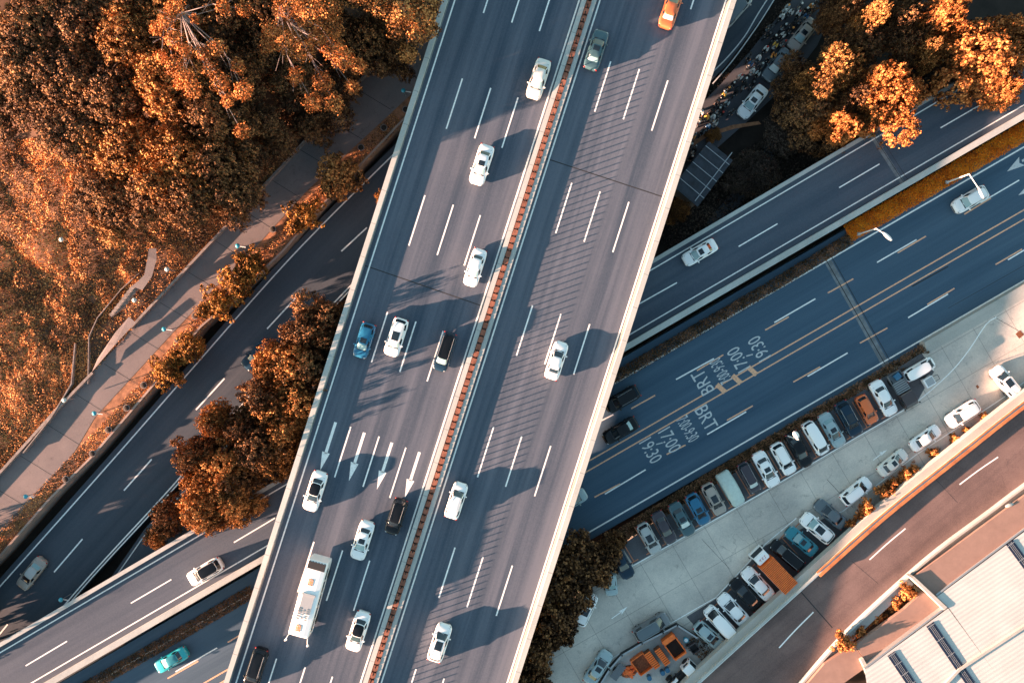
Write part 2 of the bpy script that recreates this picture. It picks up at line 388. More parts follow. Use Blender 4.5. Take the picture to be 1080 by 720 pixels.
# footpath bench (retained above the sunken road)
path_l = [(-160, 676), (20, 479), (97, 393), (143, 343), (233, 246), (290, 184), (407, 57), (560, -110)]
path_r = [(-160, 716), (0, 563), (43, 517), (77, 479), (100, 440), (183, 350), (233, 297), (270, 260), (325, 200), (430, 103), (600, -60)]
wall_r = [(-160, 745), (0, 588), (53, 527), (100, 480), (167, 402), (213, 345), (250, 313), (300, 265), (345, 213), (432, 121), (612, -48)]
mb = MB(); mb.prism([tuple(p)[:2] for p in pl(path_l, ZPATH)] + [tuple(p)[:2] for p in pl(wall_r[::-1], ZPATH)], ZG - 0.1, ZPATH)
struct('path_bank', mb, 'orange_dirt')
mb = MB()
mb.poly([P(u, v, ZPATH + 0.02) for u, v in path_l] + [P(u, v, ZPATH + 0.02) for u, v in path_r[::-1]])
struct('path', mb, 'concrete_path')
mb = MB()   # thin dark lines across the path
for i in range(-4, 22):
    a = i * 5.2
    q = L0 + ld * a
    c = q + ln * (-0.2); e = q - ln * (5.4 + 0.4 * math.sin(i)) + ld * 1.0
    n_ = Vector((ld.x, ld.y, 0)) * 0.03
    z = Vector((0, 0, 0.026))
    c = c + z; e = e + z
    mb.ribbon([c - n_, e - n_], [c + n_, e + n_])
struct('path_joints', mb, 'joint')

# sunken road at the left, runs on under the slip road and the highway
lr_l = smooth_line([(-140, 775), (0, 618), (123, 480), (270, 312), (338, 239), (418, 160), (520, 60), (640, -60)], 6)
lr_r = smooth_line([(-10, 736), (77, 627), (182, 512), (247, 436), (366, 305), (480, 200), (600, 95), (760, -60)], 6)
def between(A, B, t_): return [(a[0] * (1 - t_) + b[0] * t_, a[1] * (1 - t_) + b[1] * t_) for a, b in zip(A, B)]
mb = MB(); mb.slab(pl(between(lr_l, lr_r, -0.09), ZL), pl(between(lr_l, lr_r, 1.06), ZL))
struct('left_road', mb, 'asphalt_left')
mkL = MB()
def line_on(mb, px, wd, z, mi=0):
    q = [tuple(p)[:2] for p in pl(px, z)]
    A, B = offset(q, wd / 2), offset(q, -wd / 2)
    mb.ribbon([(a[0], a[1], z) for a in A], [(b[0], b[1], z) for b in B], mi)
line_on(mkL, lr_l, 0.17, ZL + 0.006); line_on(mkL, lr_r, 0.17, ZL + 0.006)
line_on(mkL, between(lr_l, lr_r, 1.045), 0.14, ZL + 0.006)
for a, b in (((57, 603), (87, 568)), ((130.7, 517), (160, 484)), ((206.7, 432), (236.7, 399)), ((281.7, 346.7), (312, 314)), ((360, 265), (387, 240)), ((-18, 690), (8, 658))):
    line_on(mkL, [a, b], 0.18, ZL + 0.006)
struct('left_road_markings', mkL, 'paint_white')
# merging lane between the sunken road and the slip road
ml = [(84, 655), (123, 600), (153, 557), (215, 490), (300, 400), (420, 280)]
mb = MB(); mb.slab(pl([(u, v) for u, v in ml], ZL + 0.03), pl([(u + 60, v + 30) for u, v in ml], ZL + 0.03)); struct('merge_road', mb, 'asphalt_left')
mb = MB(); line_on(mb, [(u + 3, v + 2) for u, v in ml], 0.14, ZL + 0.036); struct('merge_road_markings', mb, 'paint_faded')

# bus road
def yb_u(x): return 408 - .577 * (x - 641.7)
def yb_l(x): return 579 - .5776 * (x - 590)
x0, x1 = -150, 1300
mb = MB(); mb.prism([tuple(P(x0, yb_u(x0) - 22, 0))[:2], tuple(P(x1, yb_u(x1) - 22, 0))[:2], tuple(P(x1, yb_l(x1) + 9, 0))[:2], tuple(P(x0, yb_l(x0) + 9, 0))[:2]], ZG - .1, ZB)
struct('bus_road', mb, 'asphalt_bus')
mw = MB(); mo = MB(); mf = MB(); z = ZB + 0.006
line_on(mw, [(x0, yb_u(x0)), (x1, yb_u(x1))], 0.19, z); line_on(mw, [(x0, yb_l(x0)), (x1, yb_l(x1))], 0.19, z)
for c in (377.0, 386.9):
    line_on(mo, [(x0, c - .5765 * (x0 - 810)), (x1, c - .5765 * (x1 - 810))], 0.17, z)
white = [((713, 400), (753, 378)), ((633, 444), (647, 437)), ((816.7, 340), (860, 315)), ((925, 276.7), (966.7, 252.7)), ((1034, 214), (1075, 190)),
         ((745.7, 458), (787, 434)), ((851.7, 396.7), (894, 372)), ((957.7, 335), (1000, 310)), ((1063, 274), (1100, 252)), ((638, 520.7), (681, 495)), ((185, 708), (229, 682.7))]
orange = [((735, 390.7), (763, 374)), ((665.7, 430.7), (691, 416.7)), ((807, 348), (832, 334)), ((873, 309), (900, 294)), ((946.7, 266.7), (976.7, 249)),
          ((766.7, 443), (794, 427.7)), ((703, 479), (723, 469)), ((836.7, 402.7), (865, 386.7)), ((907, 361.7), (936, 345.7)), ((978, 321), (1006.7, 304)), ((1050, 279), (1078, 262.7)),
          ((627, 524), (654, 510)), ((176.7, 715), (209, 696.7)), ((240, 677), (262, 664)), ((1017, 226), (1045, 209))]
for a, b in white: line_on(mw, [a, b], 0.17, z)
for a, b in orange: line_on(mo, [a, b], 0.17, z)
for cx, cy in ((760.5, 409.5), (777, 400), (793.5, 391)):
    line_on(mo, [(cx - 4.5, cy - 4.2), (cx + 4.5, cy + 4.0)], 0.62, z + .004)
# pale turn arrow at the right
def arrow_head(mb, tip, tail, wid, z):
    a, b = P(*tip, z), P(*tail, z); d = (b - a); n_ = Vector((-d.y, d.x, 0)).normalized() * wid / 2
    mb.poly([a, b + n_, b - d * 0.18, b - n_])
for tp, tl in (((1062, 181), (1078, 170)), ((1074, 206), (1090, 196))):
    arrow_head(mf, tp, tl, 1.3, z + .004)
    line_on(mf, [tl, (tl[0] + 26, tl[1] - 15)], 0.28, z + .004)
struct('bus_road_edge_markings', mw, 'paint_white'); struct('bus_road_orange_markings', mo, 'paint_orange'); struct('bus_road_arrow_markings', mf, 'paint_faded')
# joint across the bus road and tar patches
mb = MB(); line_on(mb, [(868, 266), (905, 332), (936, 388)], 0.95, ZB + .003); struct('bus_road_patch', mb, 'patch')
mb = MB(); line_on(mb, [(869, 270), (933, 383)], 0.10, ZB + .014); line_on(mb, [(875, 267), (938, 379)], 0.08, ZB + .014)
line_on(mb, [(962, 302), (1000, 281)], 0.14, ZB + .003); line_on(mb, [(1000, 325), (1080, 280)], 0.05, ZB + .003)
struct('bus_road_joint', mb, 'joint')
# lettering on the bus road
def text_mesh(body, ang, cu, cv, wid, hei, z, mb):
    cu_d = bpy.data.curves.new('t', 'FONT'); cu_d.body = body; cu_d.resolution_u = 3; cu_d.offset = 0.0
    o = bpy.data.objects.new('t', cu_d); COL.objects.link(o)
    dg = bpy.context.evaluated_depsgraph_get(); me = o.evaluated_get(dg).to_mesh()
    co = np.array([v.co[:] for v in me.vertices]); lo, hi = co.min(0), co.max(0)
    c = P(cu, cv, z); ca, sa = math.cos(ang), math.sin(ang); vs = []
    for q in co:
        x = ((q[0] - lo[0]) / (hi[0] - lo[0]) - .5) * wid; y = ((q[1] - lo[1]) / (hi[1] - lo[1]) - .5) * hei
        vs.append((c.x + x * ca - y * sa, c.y + x * sa + y * ca, z))
    mb.add(vs, [tuple(p.vertices) for p in me.polygons])
    o.evaluated_get(dg).to_mesh_clear(); bpy.data.objects.remove(o); bpy.data.curves.remove(cu_d)
mb = MB(); z = ZB + .016; a1 = math.radians(-60); a2 = math.radians(120)
text_mesh('BRT', a1, 745, 440.5, 3.1, 1.75, z, mb); text_mesh('7:00-9:30', a1, 725.5, 452, 3.3, 1.6, z, mb)
text_mesh('17:00', a1, 706.5, 464, 3.1, 1.75, z, mb); text_mesh('-', a1 + math.radians(75), 695.5, 467.5, 0.85, 0.14, z, mb); text_mesh('19:30', a1, 686.5, 475, 3.1, 1.75, z, mb)
text_mesh('BRT', a2, 741, 403, 3.1, 1.75, z, mb); text_mesh('7:00-9:30', a2, 760, 391, 3.3, 1.6, z, mb)
text_mesh('17:00', a2, 778.5, 379, 3.1, 1.75, z, mb); text_mesh('-', a2 + math.radians(75), 790.5, 374.5, 0.85, 0.14, z, mb); text_mesh('19:30', a2, 800.5, 367.5, 3.1, 1.75, z, mb)
struct('bus_road_lettering', mb, 'paint_faded')

# street with the scooters and the far end of the sunken road
st_l = [(600, 250), (700, 150), (760, 89), (792, 53), (821, 17), (835, 1), (920, -90)]
st_r = [(640, 280), (735, 175), (795, 122), (835, 84), (862, 48), (884, 0), (970, -90)]
mb = MB(); mb.slab(pl(st_l, ZS), pl(st_r, ZS)); struct('street', mb, 'asphalt_street')
mb = MB(); mb.slab(pl([(600, 190), (700, 90), (752, 30), (800, -30)], ZS), pl([(660, 190), (735, 100), (765, 70), (840, -30)], ZS)); struct('far_road', mb, 'asphalt_left')
mb = MB()
for k, wd in ((0, .15), (6.5, .13)):
    line_on(mb, smooth_line([(745 + k, 82 + k), (765 + k * .9, 63 + k * .5), (785 + k * .7, 39 + k * .3), (800 + k, 14 + k * .3), (822 + k, -20)], 5), wd, ZS + .01)
struct('far_road_markings', mb, 'paint_faded')

# car park
lot = [(560, 760), (575, 690), (606, 640), (650, 590), (655, 582), (980, 368), (1090, 308), (1090, 415), (1010, 466), (930, 530), (862, 590), (812, 640), (740, 705), (700, 760)]
mb = MB(); mb.prism([tuple(P(u, v, ZP))[:2] for u, v in lot], ZG - .1, ZP); struct('car_park', mb, 'concrete_lot')
mw = MB(); mo = MB(); z = ZP + .012
upper_line = [(650, 606), (668.3, 595.8), (700, 578), (800, 521.7), (900, 463), (940, 440), (969, 422), (1002, 393), (1022, 369), (1040, 342), (1051, 334.4)]
lower_line = [(840, 546), (807.5, 573), (755, 629.7), (736.7, 640), (707.8, 656.7), (675.5, 675.5), (646.7, 693), (630, 715)]
right_line = [(869, 545), (888.6, 539), (931.7, 506), (966.7, 479), (1006.7, 453), (1060, 418), (1080, 403)]
for q in (smooth_line(upper_line, 3), lower_line, right_line): line_on(mw, q, 0.13, z)
line_on(mw, [(645, 652), (655, 645)], .12, z); arrow_head(mw, (662, 639), (654, 646), .55, z)
line_on(mw, [(921, 485), (930, 478)], .12, z); arrow_head(mw, (936, 474), (928, 479), .5, z)
line_on(mw, [(570, 712), (577, 697), (586, 676)], .12, z)
struct('car_park_markings', mw, 'paint_white')
# darker stall floor under each row
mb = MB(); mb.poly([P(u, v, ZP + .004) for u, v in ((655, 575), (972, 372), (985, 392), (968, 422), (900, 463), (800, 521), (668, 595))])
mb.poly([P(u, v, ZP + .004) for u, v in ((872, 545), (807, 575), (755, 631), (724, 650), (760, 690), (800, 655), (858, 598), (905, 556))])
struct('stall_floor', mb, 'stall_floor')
CARS_U = [655, 668.5, 685, 702, 720, 737, 753.5, 771.5, 791.5, 808, 825, 843, 861.5, 878, 896.5, 914.5, 933]
for i in range(len(CARS_U)):
    xm = CARS_U[i] - 8.4 + 10.0
    yl = np.interp(xm, [668, 700, 800, 900, 969], [595.8, 578, 521.7, 463, 422])
    line_on(mo, [(xm - 1.5, yl - 3), (xm - 17.5, yl - 30)], .12, z)
    line_on(mo, [(xm + 3, yl - 5.2), (xm - 5, yl - .8)], .12, z)
for cx, cy in ((739, 655), (752, 640), (766, 625), (780, 611), (793, 597), (824, 566), (838, 556)):
    line_on(mo, [(cx, cy), (cx + 22, cy + 24)], .12, z)
    line_on(mo, [(cx - 4, cy + 4.5), (cx + 5, cy - 4.5)], .12, z)
struct('stall_markings', mo, 'paint_stall')
mb = MB(); mb.poly([P(u, v, ZP + .016) for u, v in ((1071, 352), (1076, 348), (1080, 353), (1075, 357))]); mb.poly([P(u, v, ZP + .016) for u, v in ((1029, 407), (1031, 405.5), (1033, 408), (1031, 410))])
struct('drain_cover', mb, 'rust')
mb = MB(); line_on(mb, [(1048, 334), (1080, 352)], .05, ZP + .006); line_on(mb, [(740, 568), (770, 600)], .04, ZP + .006); line_on(mb, [(872, 505), (900, 535)], .05, ZP + .006); struct('lot_joint', mb, 'joint')
# yard
mb = MB(); mb.poly([P(u, v, ZP + .008) for u, v in ((628, 730), (650, 698), (678, 681), (712, 659), (733, 673), (762, 686), (745, 702), (722, 730))]); struct('yard_ground', mb, 'yard_ground')
# kerb between bus road and car park at the right
ks = MB(); ks.prism([tuple(P(u, v, ZP))[:2] for u, v in ((975, 361), (1090, 294), (1090, 309), (978, 373))], ZG - .1, ZP + .02); struct('kerb', ks, 'pale_concrete')

# ================================================================== SLIP ROAD (mid level)
def yr_u(x): return 677 - .587 * x
def yr_l(x): return 753.5 - .5816 * x
xs0, xs1 = -160, 1260
mb = MB(); mb.prism([tuple(P(x, y, ZR))[:2] for x, y in ((xs0, yr_u(xs0)), (xs1, yr_u(xs1)), (xs1, yr_l(xs1)), (xs0, yr_l(xs0)))], ZR - .9, ZR)
struct('slip_road', mb, 'asphalt_ramp')
ra_u = [tuple(P(x, yr_u(x), ZR))[:2] for x in (xs0, xs1)]; ra_l = [tuple(P(x, yr_l(x), ZR))[:2] for x in (xs0, xs1)]
o = MB().wall(ra_u, -0.50, -0.02, ZR - .9, ZR + .85).build('concrete_parapet', 'parapet_concrete'); tag(o, 'pale concrete parapet along the upper-left side of the slip road', 'parapet')
o = MB().wall(ra_l, 0.02, 0.72, ZR - .9, ZR + .85).build('concrete_parapet', 'parapet_concrete'); tag(o, 'pale concrete parapet of the slip road, on the side of the bus road', 'parapet')
mw = MB(); z = ZR + .006
def rline(f, off): return [(x, f(x) + off) for x in (xs0, xs1)]
line_on(mw, rline(yr_u, 10.8), .15, z); line_on(mw, rline(yr_l, -14.5), .15, z)
for a, b in (((138, 635.7), (180.7, 610.7)), ((27, 701.7), (70.7, 675.7)), ((246.7, 571.7), (290, 546)), ((673, 321), (714, 298)), ((779, 260), (820, 236)), ((885, 198), (927.7, 173)), ((992, 135), (1034, 110.7))):
    line_on(mw, [a, b], .15, z)
struct('slip_road_markings', mw, 'paint_white')
mb = MB(); line_on(mb, [(919.5, 143), (954, 196)], .55, ZR + .003); struct('slip_road_patch', mb, 'patch')
mb = MB(); line_on(mb, [(920, 141), (955, 195)], .07, ZR + .010); line_on(mb, [(925, 139), (959, 192)], .05, ZR + .010); struct('slip_road_joint', mb, 'joint')
mb = MB()
for x in (60, 170, 400, 560, 800, 930, 1040):
    c = P(x, (yr_u(x) + yr_l(x)) / 2, ZR)
    mb.box((c.x, c.y, (ZG + ZR - .9) / 2), (1.4, 3.2, ZR - .9 - ZG), A_B)
struct('slip_road_piers', mb, 'parapet_concrete')

# ================================================================== CURVED VIADUCT (bottom right)
vu = smooth_line([(640, 800), (690, 760), (740, 712), (810, 648), (860, 603), (930, 541), (1005, 481), (1080, 422), (1180, 350)], 6)
vl = smooth_line([(780, 800), (815, 752), (847, 715), (893, 664), (950, 611), (990, 577), (1040, 540), (1080, 510), (1180, 438)], 6)
mb = MB(); A = [tuple(p)[:2] for p in pl(vu, ZV)]; B = [tuple(p)[:2] for p in pl(vl, ZV)]
n = len(A); vs = [(*a, ZV) for a in A] + [(*b, ZV) for b in B] + [(*a, ZV - .9) for a in A] + [(*b, ZV - .9) for b in B]; fs = []
for i in range(n - 1): fs += [(n + i, n + i + 1, i + 1, i), (2 * n + i, 2 * n + i + 1, 3 * n + i + 1, 3 * n + i), (i, i + 1, 2 * n + i + 1, 2 * n + i), (3 * n + i, 3 * n + i + 1, n + i + 1, n + i)]
mb.add(vs, fs); struct('viaduct_road', mb, 'asphalt_viaduct')
o = empty('viaduct_parapet', (0, 0, 0), 0, 'pale parapet with orange rails on the car park side of the curved viaduct', 'parapet')
MB().wall(A, 0.0, 0.95, ZV - .9, ZV + .25).build('ledge', 'pale_concrete', o)
MB().wall(A, -0.16, 0.10, ZV - .02, ZV + .85).build('wall', 'parapet_concrete', o)
i0 = min(range(n), key=lambda i: abs(vu[i][0] - 862))
MB().wall(A[i0:], -0.50, -0.17, ZV + .60, ZV + .95).build('orange_rail', 'orange_rail', o)
MB().wall(A[i0:], 0.12, 0.24, ZV + .75, ZV + .98).build('orange_rail', 'orange_rail', o)
o = empty('viaduct_parapet', (0, 0, 0), 0, 'cream parapet of the curved viaduct beside the workshop roofs', 'parapet')
MB().wall(B, -1.30, -0.10, ZV - .9, ZV + .35).build('ledge', 'pale_concrete', o)
MB().wall(B, -0.10, 0.14, ZV - .02, ZV + .85).build('wall', 'parapet_concrete', o)
mb = MB()
for a, b in (((821.7, 682.7), (858, 645)), ((917, 590), (955, 557)), ((1012, 510.7), (1052.7, 481.7))): line_on(mb, smooth_line([a, ((a[0] + b[0]) / 2 - .4, (a[1] + b[1]) / 2 - .4), b], 3), .16, ZV + .006)
line_on(mb, [(u + 3.2, v + 3.4) for u, v in vu], .10, ZV + .006)
struct('viaduct_markings', mb, 'paint_white')
mb = MB(); line_on(mb, [(845, 624), (878, 661.7)], .13, ZV + .004); line_on(mb, [(898, 591), (926, 615)], .04, ZV + .004); line_on(mb, [(985, 503), (1010, 530)], .04, ZV + .004); struct('viaduct_joint', mb, 'joint')
mb = MB()
for u, v in ((790, 700), (880, 625), (990, 535)):
    c = P(u, v, ZV); mb.box((c.x, c.y, (ZG + ZV - .9) / 2), (1.2, 4, ZV - .9 - ZG), math.radians(40))
struct('viaduct_piers', mb, 'parapet_concrete')

# ================================================================== ELEVATED HIGHWAY
def HX(t_, y): return 468 - .3208 * y + t_
YA, YB = -190, 930
def HP(t_, y, z=ZH): return P(HX(t_, y), y, z)
mb = MB(); mb.prism([tuple(HP(0, YA))[:2], tuple(HP(308, YA))[:2], tuple(HP(308, YB))[:2], tuple(HP(0, YB))[:2]], ZH - .45, ZH)
mb.prism([tuple(HP(22, YA))[:2], tuple(HP(286, YA))[:2], tuple(HP(286, YB))[:2], tuple(HP(22, YB))[:2]], ZH - 3.3, ZH - .452)  # hidden girder, made deep to block low sun passing under the deck
struct('highway_road', mb, 'asphalt_highway')
mw = MB(); z = ZH + .006
for t_ in (11.8, 143, 165, 297.8): line_on(mw, [(HX(t_, YA), YA), (HX(t_, YB), YB)], .18, z)
for t_, ys in ((46.3, [-160, -39, 83, 206, 329, 450, 571, 694, 816]), (79.4, [-150, -29, 93, 216, 339, 460, 580, 703, 824]), (111.4, [-141, -20, 103, 227, 349, 471.7, 590.7, 713, 834]),
               (197, [-191, -63, 65, 193, 322, 450, 577, 705, 832]), (229.8, [-183, -55, 73, 202, 331, 460, 587, 715, 842]), (263.6, [-171, -43, 85, 213, 341.7, 470, 596, 722, 850])):
    for y in ys: line_on(mw, [(HX(t_, y), y), (HX(t_, y + 53), y + 53)], .17, z)
def lane_arrow(t_, y0_, y1_):
    a, b = HP(t_, y0_, z), HP(t_, y1_, z); d = (b - a).normalized(); n_ = Vector((-d.y, d.x, 0))
    h = b - d * 2.1
    mw.poly([a + n_ * .17, a - n_ * .17, h - n_ * .17, h + n_ * .17]); mw.poly([b, h + n_ * .46 - d * .1, h - n_ * .46 - d * .1])
lane_arrow(28.8, 445, 496); lane_arrow(62.6, 456, 507); lane_arrow(95, 466.5, 516); lane_arrow(127.3, 476.5, 525)
struct('highway_markings', mw, 'paint_white')
mb = MB(); line_on(mb, [(379, 278), (527, 329)], .12, ZH + .003); line_on(mb, [(560, 162), (700, 208)], .12, ZH + .003); struct('highway_joint', mb, 'joint')
for v in (0,): pass
LA = [tuple(HP(0, y))[:2] for y in (YA, YB)]; RA = [tuple(HP(308, y))[:2] for y in (YA, YB)]
o = empty('highway_parapet', (0, 0, 0), 0, 'pale green-grey parapet along the left edge of the elevated highway', 'parapet')
MB().wall(LA, 0.0, 0.58, ZH - 1.0, ZH + .80).build('wall', 'parapet_highway', o)
MB().wall(LA, 0.60, 0.68, ZH + .02, ZH + .28).build('drain_kerb', 'patch', o)
o = empty('highway_parapet', (0, 0, 0), 0, 'sunlit cream parapet along the right edge of the elevated highway', 'parapet')
MB().wall(RA, -0.62, 0.0, ZH - 1.0, ZH + .80).build('wall', 'parapet_highway', o)
MB().wall(RA, -0.86, -0.64, ZH + .02, ZH + .2).build('drain_kerb', 'pale_concrete', o)
med = empty('median_barrier', (0, 0, 0), 0, 'double concrete median with red planters and upright anti-glare boards', 'barrier')
def HM(t_): return [tuple(HP(t_, y))[:2] for y in (YA, YB)]
MB().wall(HM(145.8), 0.0, .54, ZH, ZH + .62).build('barrier_wall', 'parapet_highway', med)
MB().wall(HM(161.6), -.52, 0.0, ZH, ZH + .62).build('barrier_wall', 'parapet_concrete', med)
MB().wall(HM(151.6), .0, .50, ZH, ZH + .30).build('planter_bed', 'black_trim', med)
hd = Vector((-0.3055, -0.952, 0)); hn = Vector((.952, -.3055, 0)); rzh = math.atan2(hd.y, hd.x)
mb = MB(); yy = YA + 10
pitch = 7.48
ys_b = [-12 + pitch * i for i in range(100)]
y = ys_b[0] - pitch * 24
while y < YB - 10:
    c = HP(154.2, y + pitch / 2, ZH); mb.box((c.x, c.y, ZH + .46), (.70, .56, .46), rzh); y += pitch
mb.build('planter', 'red_planter', med)
bm_ = MB().box((0, 0, 0), (.035, .13, 1.15), 0)
proto = bm_.build('anti_glare_board', 'dark_metal', med)
for i, y in enumerate(ys_b):
    o = proto if i == 0 else proto.copy()
    if i: COL.objects.link(o)
    c = HP(154.2, y, ZH); o.location = (c.x, c.y, ZH + .62 + .57); o.rotation_euler = (0, 0, rzh)
mb = MB()
for y in [ys_b[0] - pitch * k for k in range(1, 24)] + [ys_b[-1] + pitch * k for k in range(1, 25)]:
    c = HP(154.2, y, ZH); mb.box((c.x, c.y, ZH + 1.19), (.035, .13, 1.15), rzh)
o = mb.build('anti_glare_board', 'dark_metal', med); o['kind'] = 'stuff'
mb = MB()
for y in (-120, 60, 240, 430, 610, 800):
    for t_ in (75, 235):
        c = HP(t_, y, ZH)
        if abs(y - 430) < 5 and t_ == 235: pass
        mb.box((c.x, c.y, (ZG + ZH - 3.3) / 2), (2.0, 5.5, ZH - 3.3 - ZG), rzh)
struct('highway_piers', mb, 'parapet_concrete')

# ================================================================== WORKSHOP ROOFS (bottom right)
bld = empty('workshop', (0, 0, 0), 0, 'long workshop with brown flat eaves and a white corrugated roof', 'building')
def PR(l, z): return [tuple(P(u, v, z))[:2] for u, v in l]
MB().prism(PR([(964, 612), (1100, 512), (1230, 420), (1230, 640), (1230, 900), (1000, 900), (996, 640)], 5.3), ZG, 5.3).build('wall', 'wall_brown', bld)
MB().prism(PR([(961.5, 609.5), (1080, 523), (1230, 415), (1230, 450), (1080, 557), (987, 629)], 5.6), 5.3, 5.6).build('roof', 'roof_brown', bld)
MB().prism(PR([(901.7, 680), (954, 642), (978, 620), (996.5, 641), (916.7, 702.5)], 5.0), 4.4, 5.0).build('roof', 'roof_brown', bld)
MB().prism(PR([(840, 735), (870, 700), (901, 680), (916, 702), (888, 722), (880, 735)], 5.0), 4.2, 4.9).build('roof', 'roof_brown', bld)
MB().prism(PR([(961, 609), (964, 607.5), (999, 640), (996, 643)], 5.9), 4.4, 5.95).build('gable_wall', 'pale_concrete', bld)
MB().prism(PR([(908, 696), (911, 694), (930, 730), (924, 730)], 5.6), 4.2, 5.5).build('gable_wall', 'pale_concrete', bld)
# pitched white roof, gently sloped
ra = [P(u, v, 5.7) for u, v in ((910, 706), (1000, 638), (990, 627), (1230, 447))]
mb = MB(); mb.poly([P(912, 706, 5.75), P(1000, 641, 5.75), P(1080, 750, 5.80), P(1080, 900, 5.80), P(940, 900, 5.75)])
mb.poly([P(988, 629, 5.76), P(1230, 449, 5.76), P(1300, 620, 5.85), P(1080, 751, 5.82), P(1001, 641, 5.76)])
rf = mb.build('roof', 'roof_white', bld)
def zroof(u, v): return 5.95
for a, b, wd in (((981, 658), (1036, 738), 1.05), ((940, 689), (976, 742), 1.05), ((1065, 572), (1130, 660), 1.0)):
    k = MB(); z0_ = 5.85
    k.wall([tuple(P(*a, z0_))[:2], tuple(P(*b, z0_))[:2]], -wd / 2, wd / 2, 5.6, 5.86)
    sk = k.build('skylight', 'skylight', rf)
    g = MB(); A_, B_ = P(*a, 5.9), P(*b, 5.9); d = (B_ - A_); nn = Vector((-d.y, d.x, 0)).normalized()
    for q in (.02, .2, .4, .6, .8, .98):
        c = A_ + d * q; g.box((c.x, c.y, 5.868), (.06, wd, .03), math.atan2(d.y, d.x))
    for s_ in (-.18, .02, .2): g.wall([tuple(A_ + nn * s_)[:2], tuple(B_ + nn * s_)[:2]], -.02, .02, 5.862, 5.882)
    g.build('glazing_bar', 'galvanised', sk) if False else g.build('glazing_bar', 'galvanised', bld)
MB().wall([tuple(P(985, 735, 6))[:2], tuple(P(1012, 706, 6))[:2], tuple(P(1090, 655, 6))[:2]], -.16, .16, 5.7, 6.02).build('ridge_duct', 'pale_concrete', bld)
MB().wall([tuple(P(1229, 447, 5.9))[:2], tuple(P(988, 627.5, 5.9))[:2]], -.1, .1, 5.61, 5.80).build('gutter', 'galvanised', bld)
MB().wall([tuple(P(1000, 639, 5.9))[:2], tuple(P(912, 705, 5.9))[:2]], -.1, .1, 5.0, 5.80).build('gutter', 'galvanised', bld)
c = P(1065, 532.5, 5.7); MB().ell((c.x, c.y, 5.62), (.55, .22, .16), 12, 6, 0, math.radians(20)).build('roof_vent', 'parapet_concrete', bld)

# shed in the shade at the top right
shed = empty('shed', (0, 0, 0), 0, 'dark shed with a blue-grey panelled roof in the shade beside the highway', 'shed')
c0 = [(715, 187), (748, 150), (768, 163), (737, 212), (722, 205), (709, 196)]
c0 = [(712, 196), (748, 152), (770, 169), (735, 215)]
MB().prism(PR(c0, 2.0), ZG, 1.7).build('wall', 'wall_brown', shed)
MB().prism(PR([(710, 196), (748, 149), (773, 169), (736, 218)], 2.0), 1.702, 1.9).build('roof', 'shed_roof', shed)
for q in (.18, .36, .54, .72, .9):
    a = (710 + 38 * q, 196 - 47 * q); b = (736 + 37 * q, 218 - 49 * q)
    MB().wall([tuple(P(*a, 1.95))[:2], tuple(P(*b, 1.95))[:2]], -.04, .04, 1.902, 1.97).build('roof_batten', 'galvanised', shed)
a, b = (733, 212), (772, 161)
MB().wall([tuple(P(*a, 1.95))[:2], tuple(P(*b, 1.95))[:2]], -.05, .05, 1.902, 2.05).build('roof_edge', 'galvanised', shed)
mb = MB(); mb.ribbon(pl([(745, 235), (770, 205), (812, 145)], ZG + .05), pl([(762, 240), (785, 210), (826, 150)], ZG + .05)); struct('dark_lane', mb, 'asphalt_street')
mb = MB(); mb.ribbon(pl([(715, 158), (742, 142), (772, 132), (800, 128)], ZS + .02), pl([(722, 160), (745, 145), (774, 136), (803, 131)], ZS + .02)); struct('dirt_strip', mb, 'orange_dirt')

# walls beside the footpath
o = MB().wall([tuple(P(u, v, ZPATH))[:2] for u, v in wall_r], -.02, .22, ZPATH - 2.9, ZPATH + .35).build('retaining_wall', 'wall_brown'); tag(o, 'low retaining wall between the orange dirt verge and the sunken road', 'wall')
o = MB().wall([tuple(P(u, v, ZPATH))[:2] for u, v in ((140, 346), (233, 247), (290, 186), (407, 58), (470, -10))], -.08, .22, ZPATH, ZPATH + .6).build('kerb_wall', 'old_stone'); tag(o, 'grey kerb wall between the footpath and the dark wood', 'wall')
o = MB().wall([tuple(P(u, v, ZPATH))[:2] for u, v in ((-40, 545), (18, 481), (60, 434), (100, 393))], -.1, .22, ZPATH, ZPATH + .6).build('kerb_wall', 'old_stone'); tag(o, 'low kerb wall between the footpath and the orange scrub, lower left', 'wall')
# pale steps and ramp climbing from the path
stp = empty('stone_steps', (0, 0, 0), 0, 'pale stone steps climbing from the footpath into the scrub', 'steps')
MB().ribbon([P(97, 392, 1.35), P(120, 365, 1.8), P(143, 340, 2.0)], [P(103, 378, 1.35), P(122, 350, 1.8), P(136, 334, 2.0)]).build('landing', 'concrete_path', stp)
for i in range(9):
    u, v = 118 + i * 2.6, 331 - i * 3.4
    c = P(u + 6, v - 4, 2.0 + i * .12); MB().box((c.x, c.y, 1.9 + i * .12), (2.2, .42, .5), math.radians(38)).build('step', 'old_stone', stp)
MB().ribbon([P(140, 302, 3.2), P(152, 290, 3.35), P(156, 270, 3.5), P(157, 262, 3.5)], [P(150, 306, 3.2), P(160, 292, 3.35), P(165, 274, 3.5), P(165, 262, 3.5)]).build('upper_walk', 'concrete_path', stp)
o = MB().wall([tuple(P(u, v, 2))[:2] for u, v in ((90, 405), (91, 355), (100, 335), (125, 305), (146, 286), (157, 262))], -.04, .06, 0.6, 1.35).build('terrace_wall', 'old_stone'); tag(o, 'thin pale terrace wall curving up beside the stone steps', 'wall')
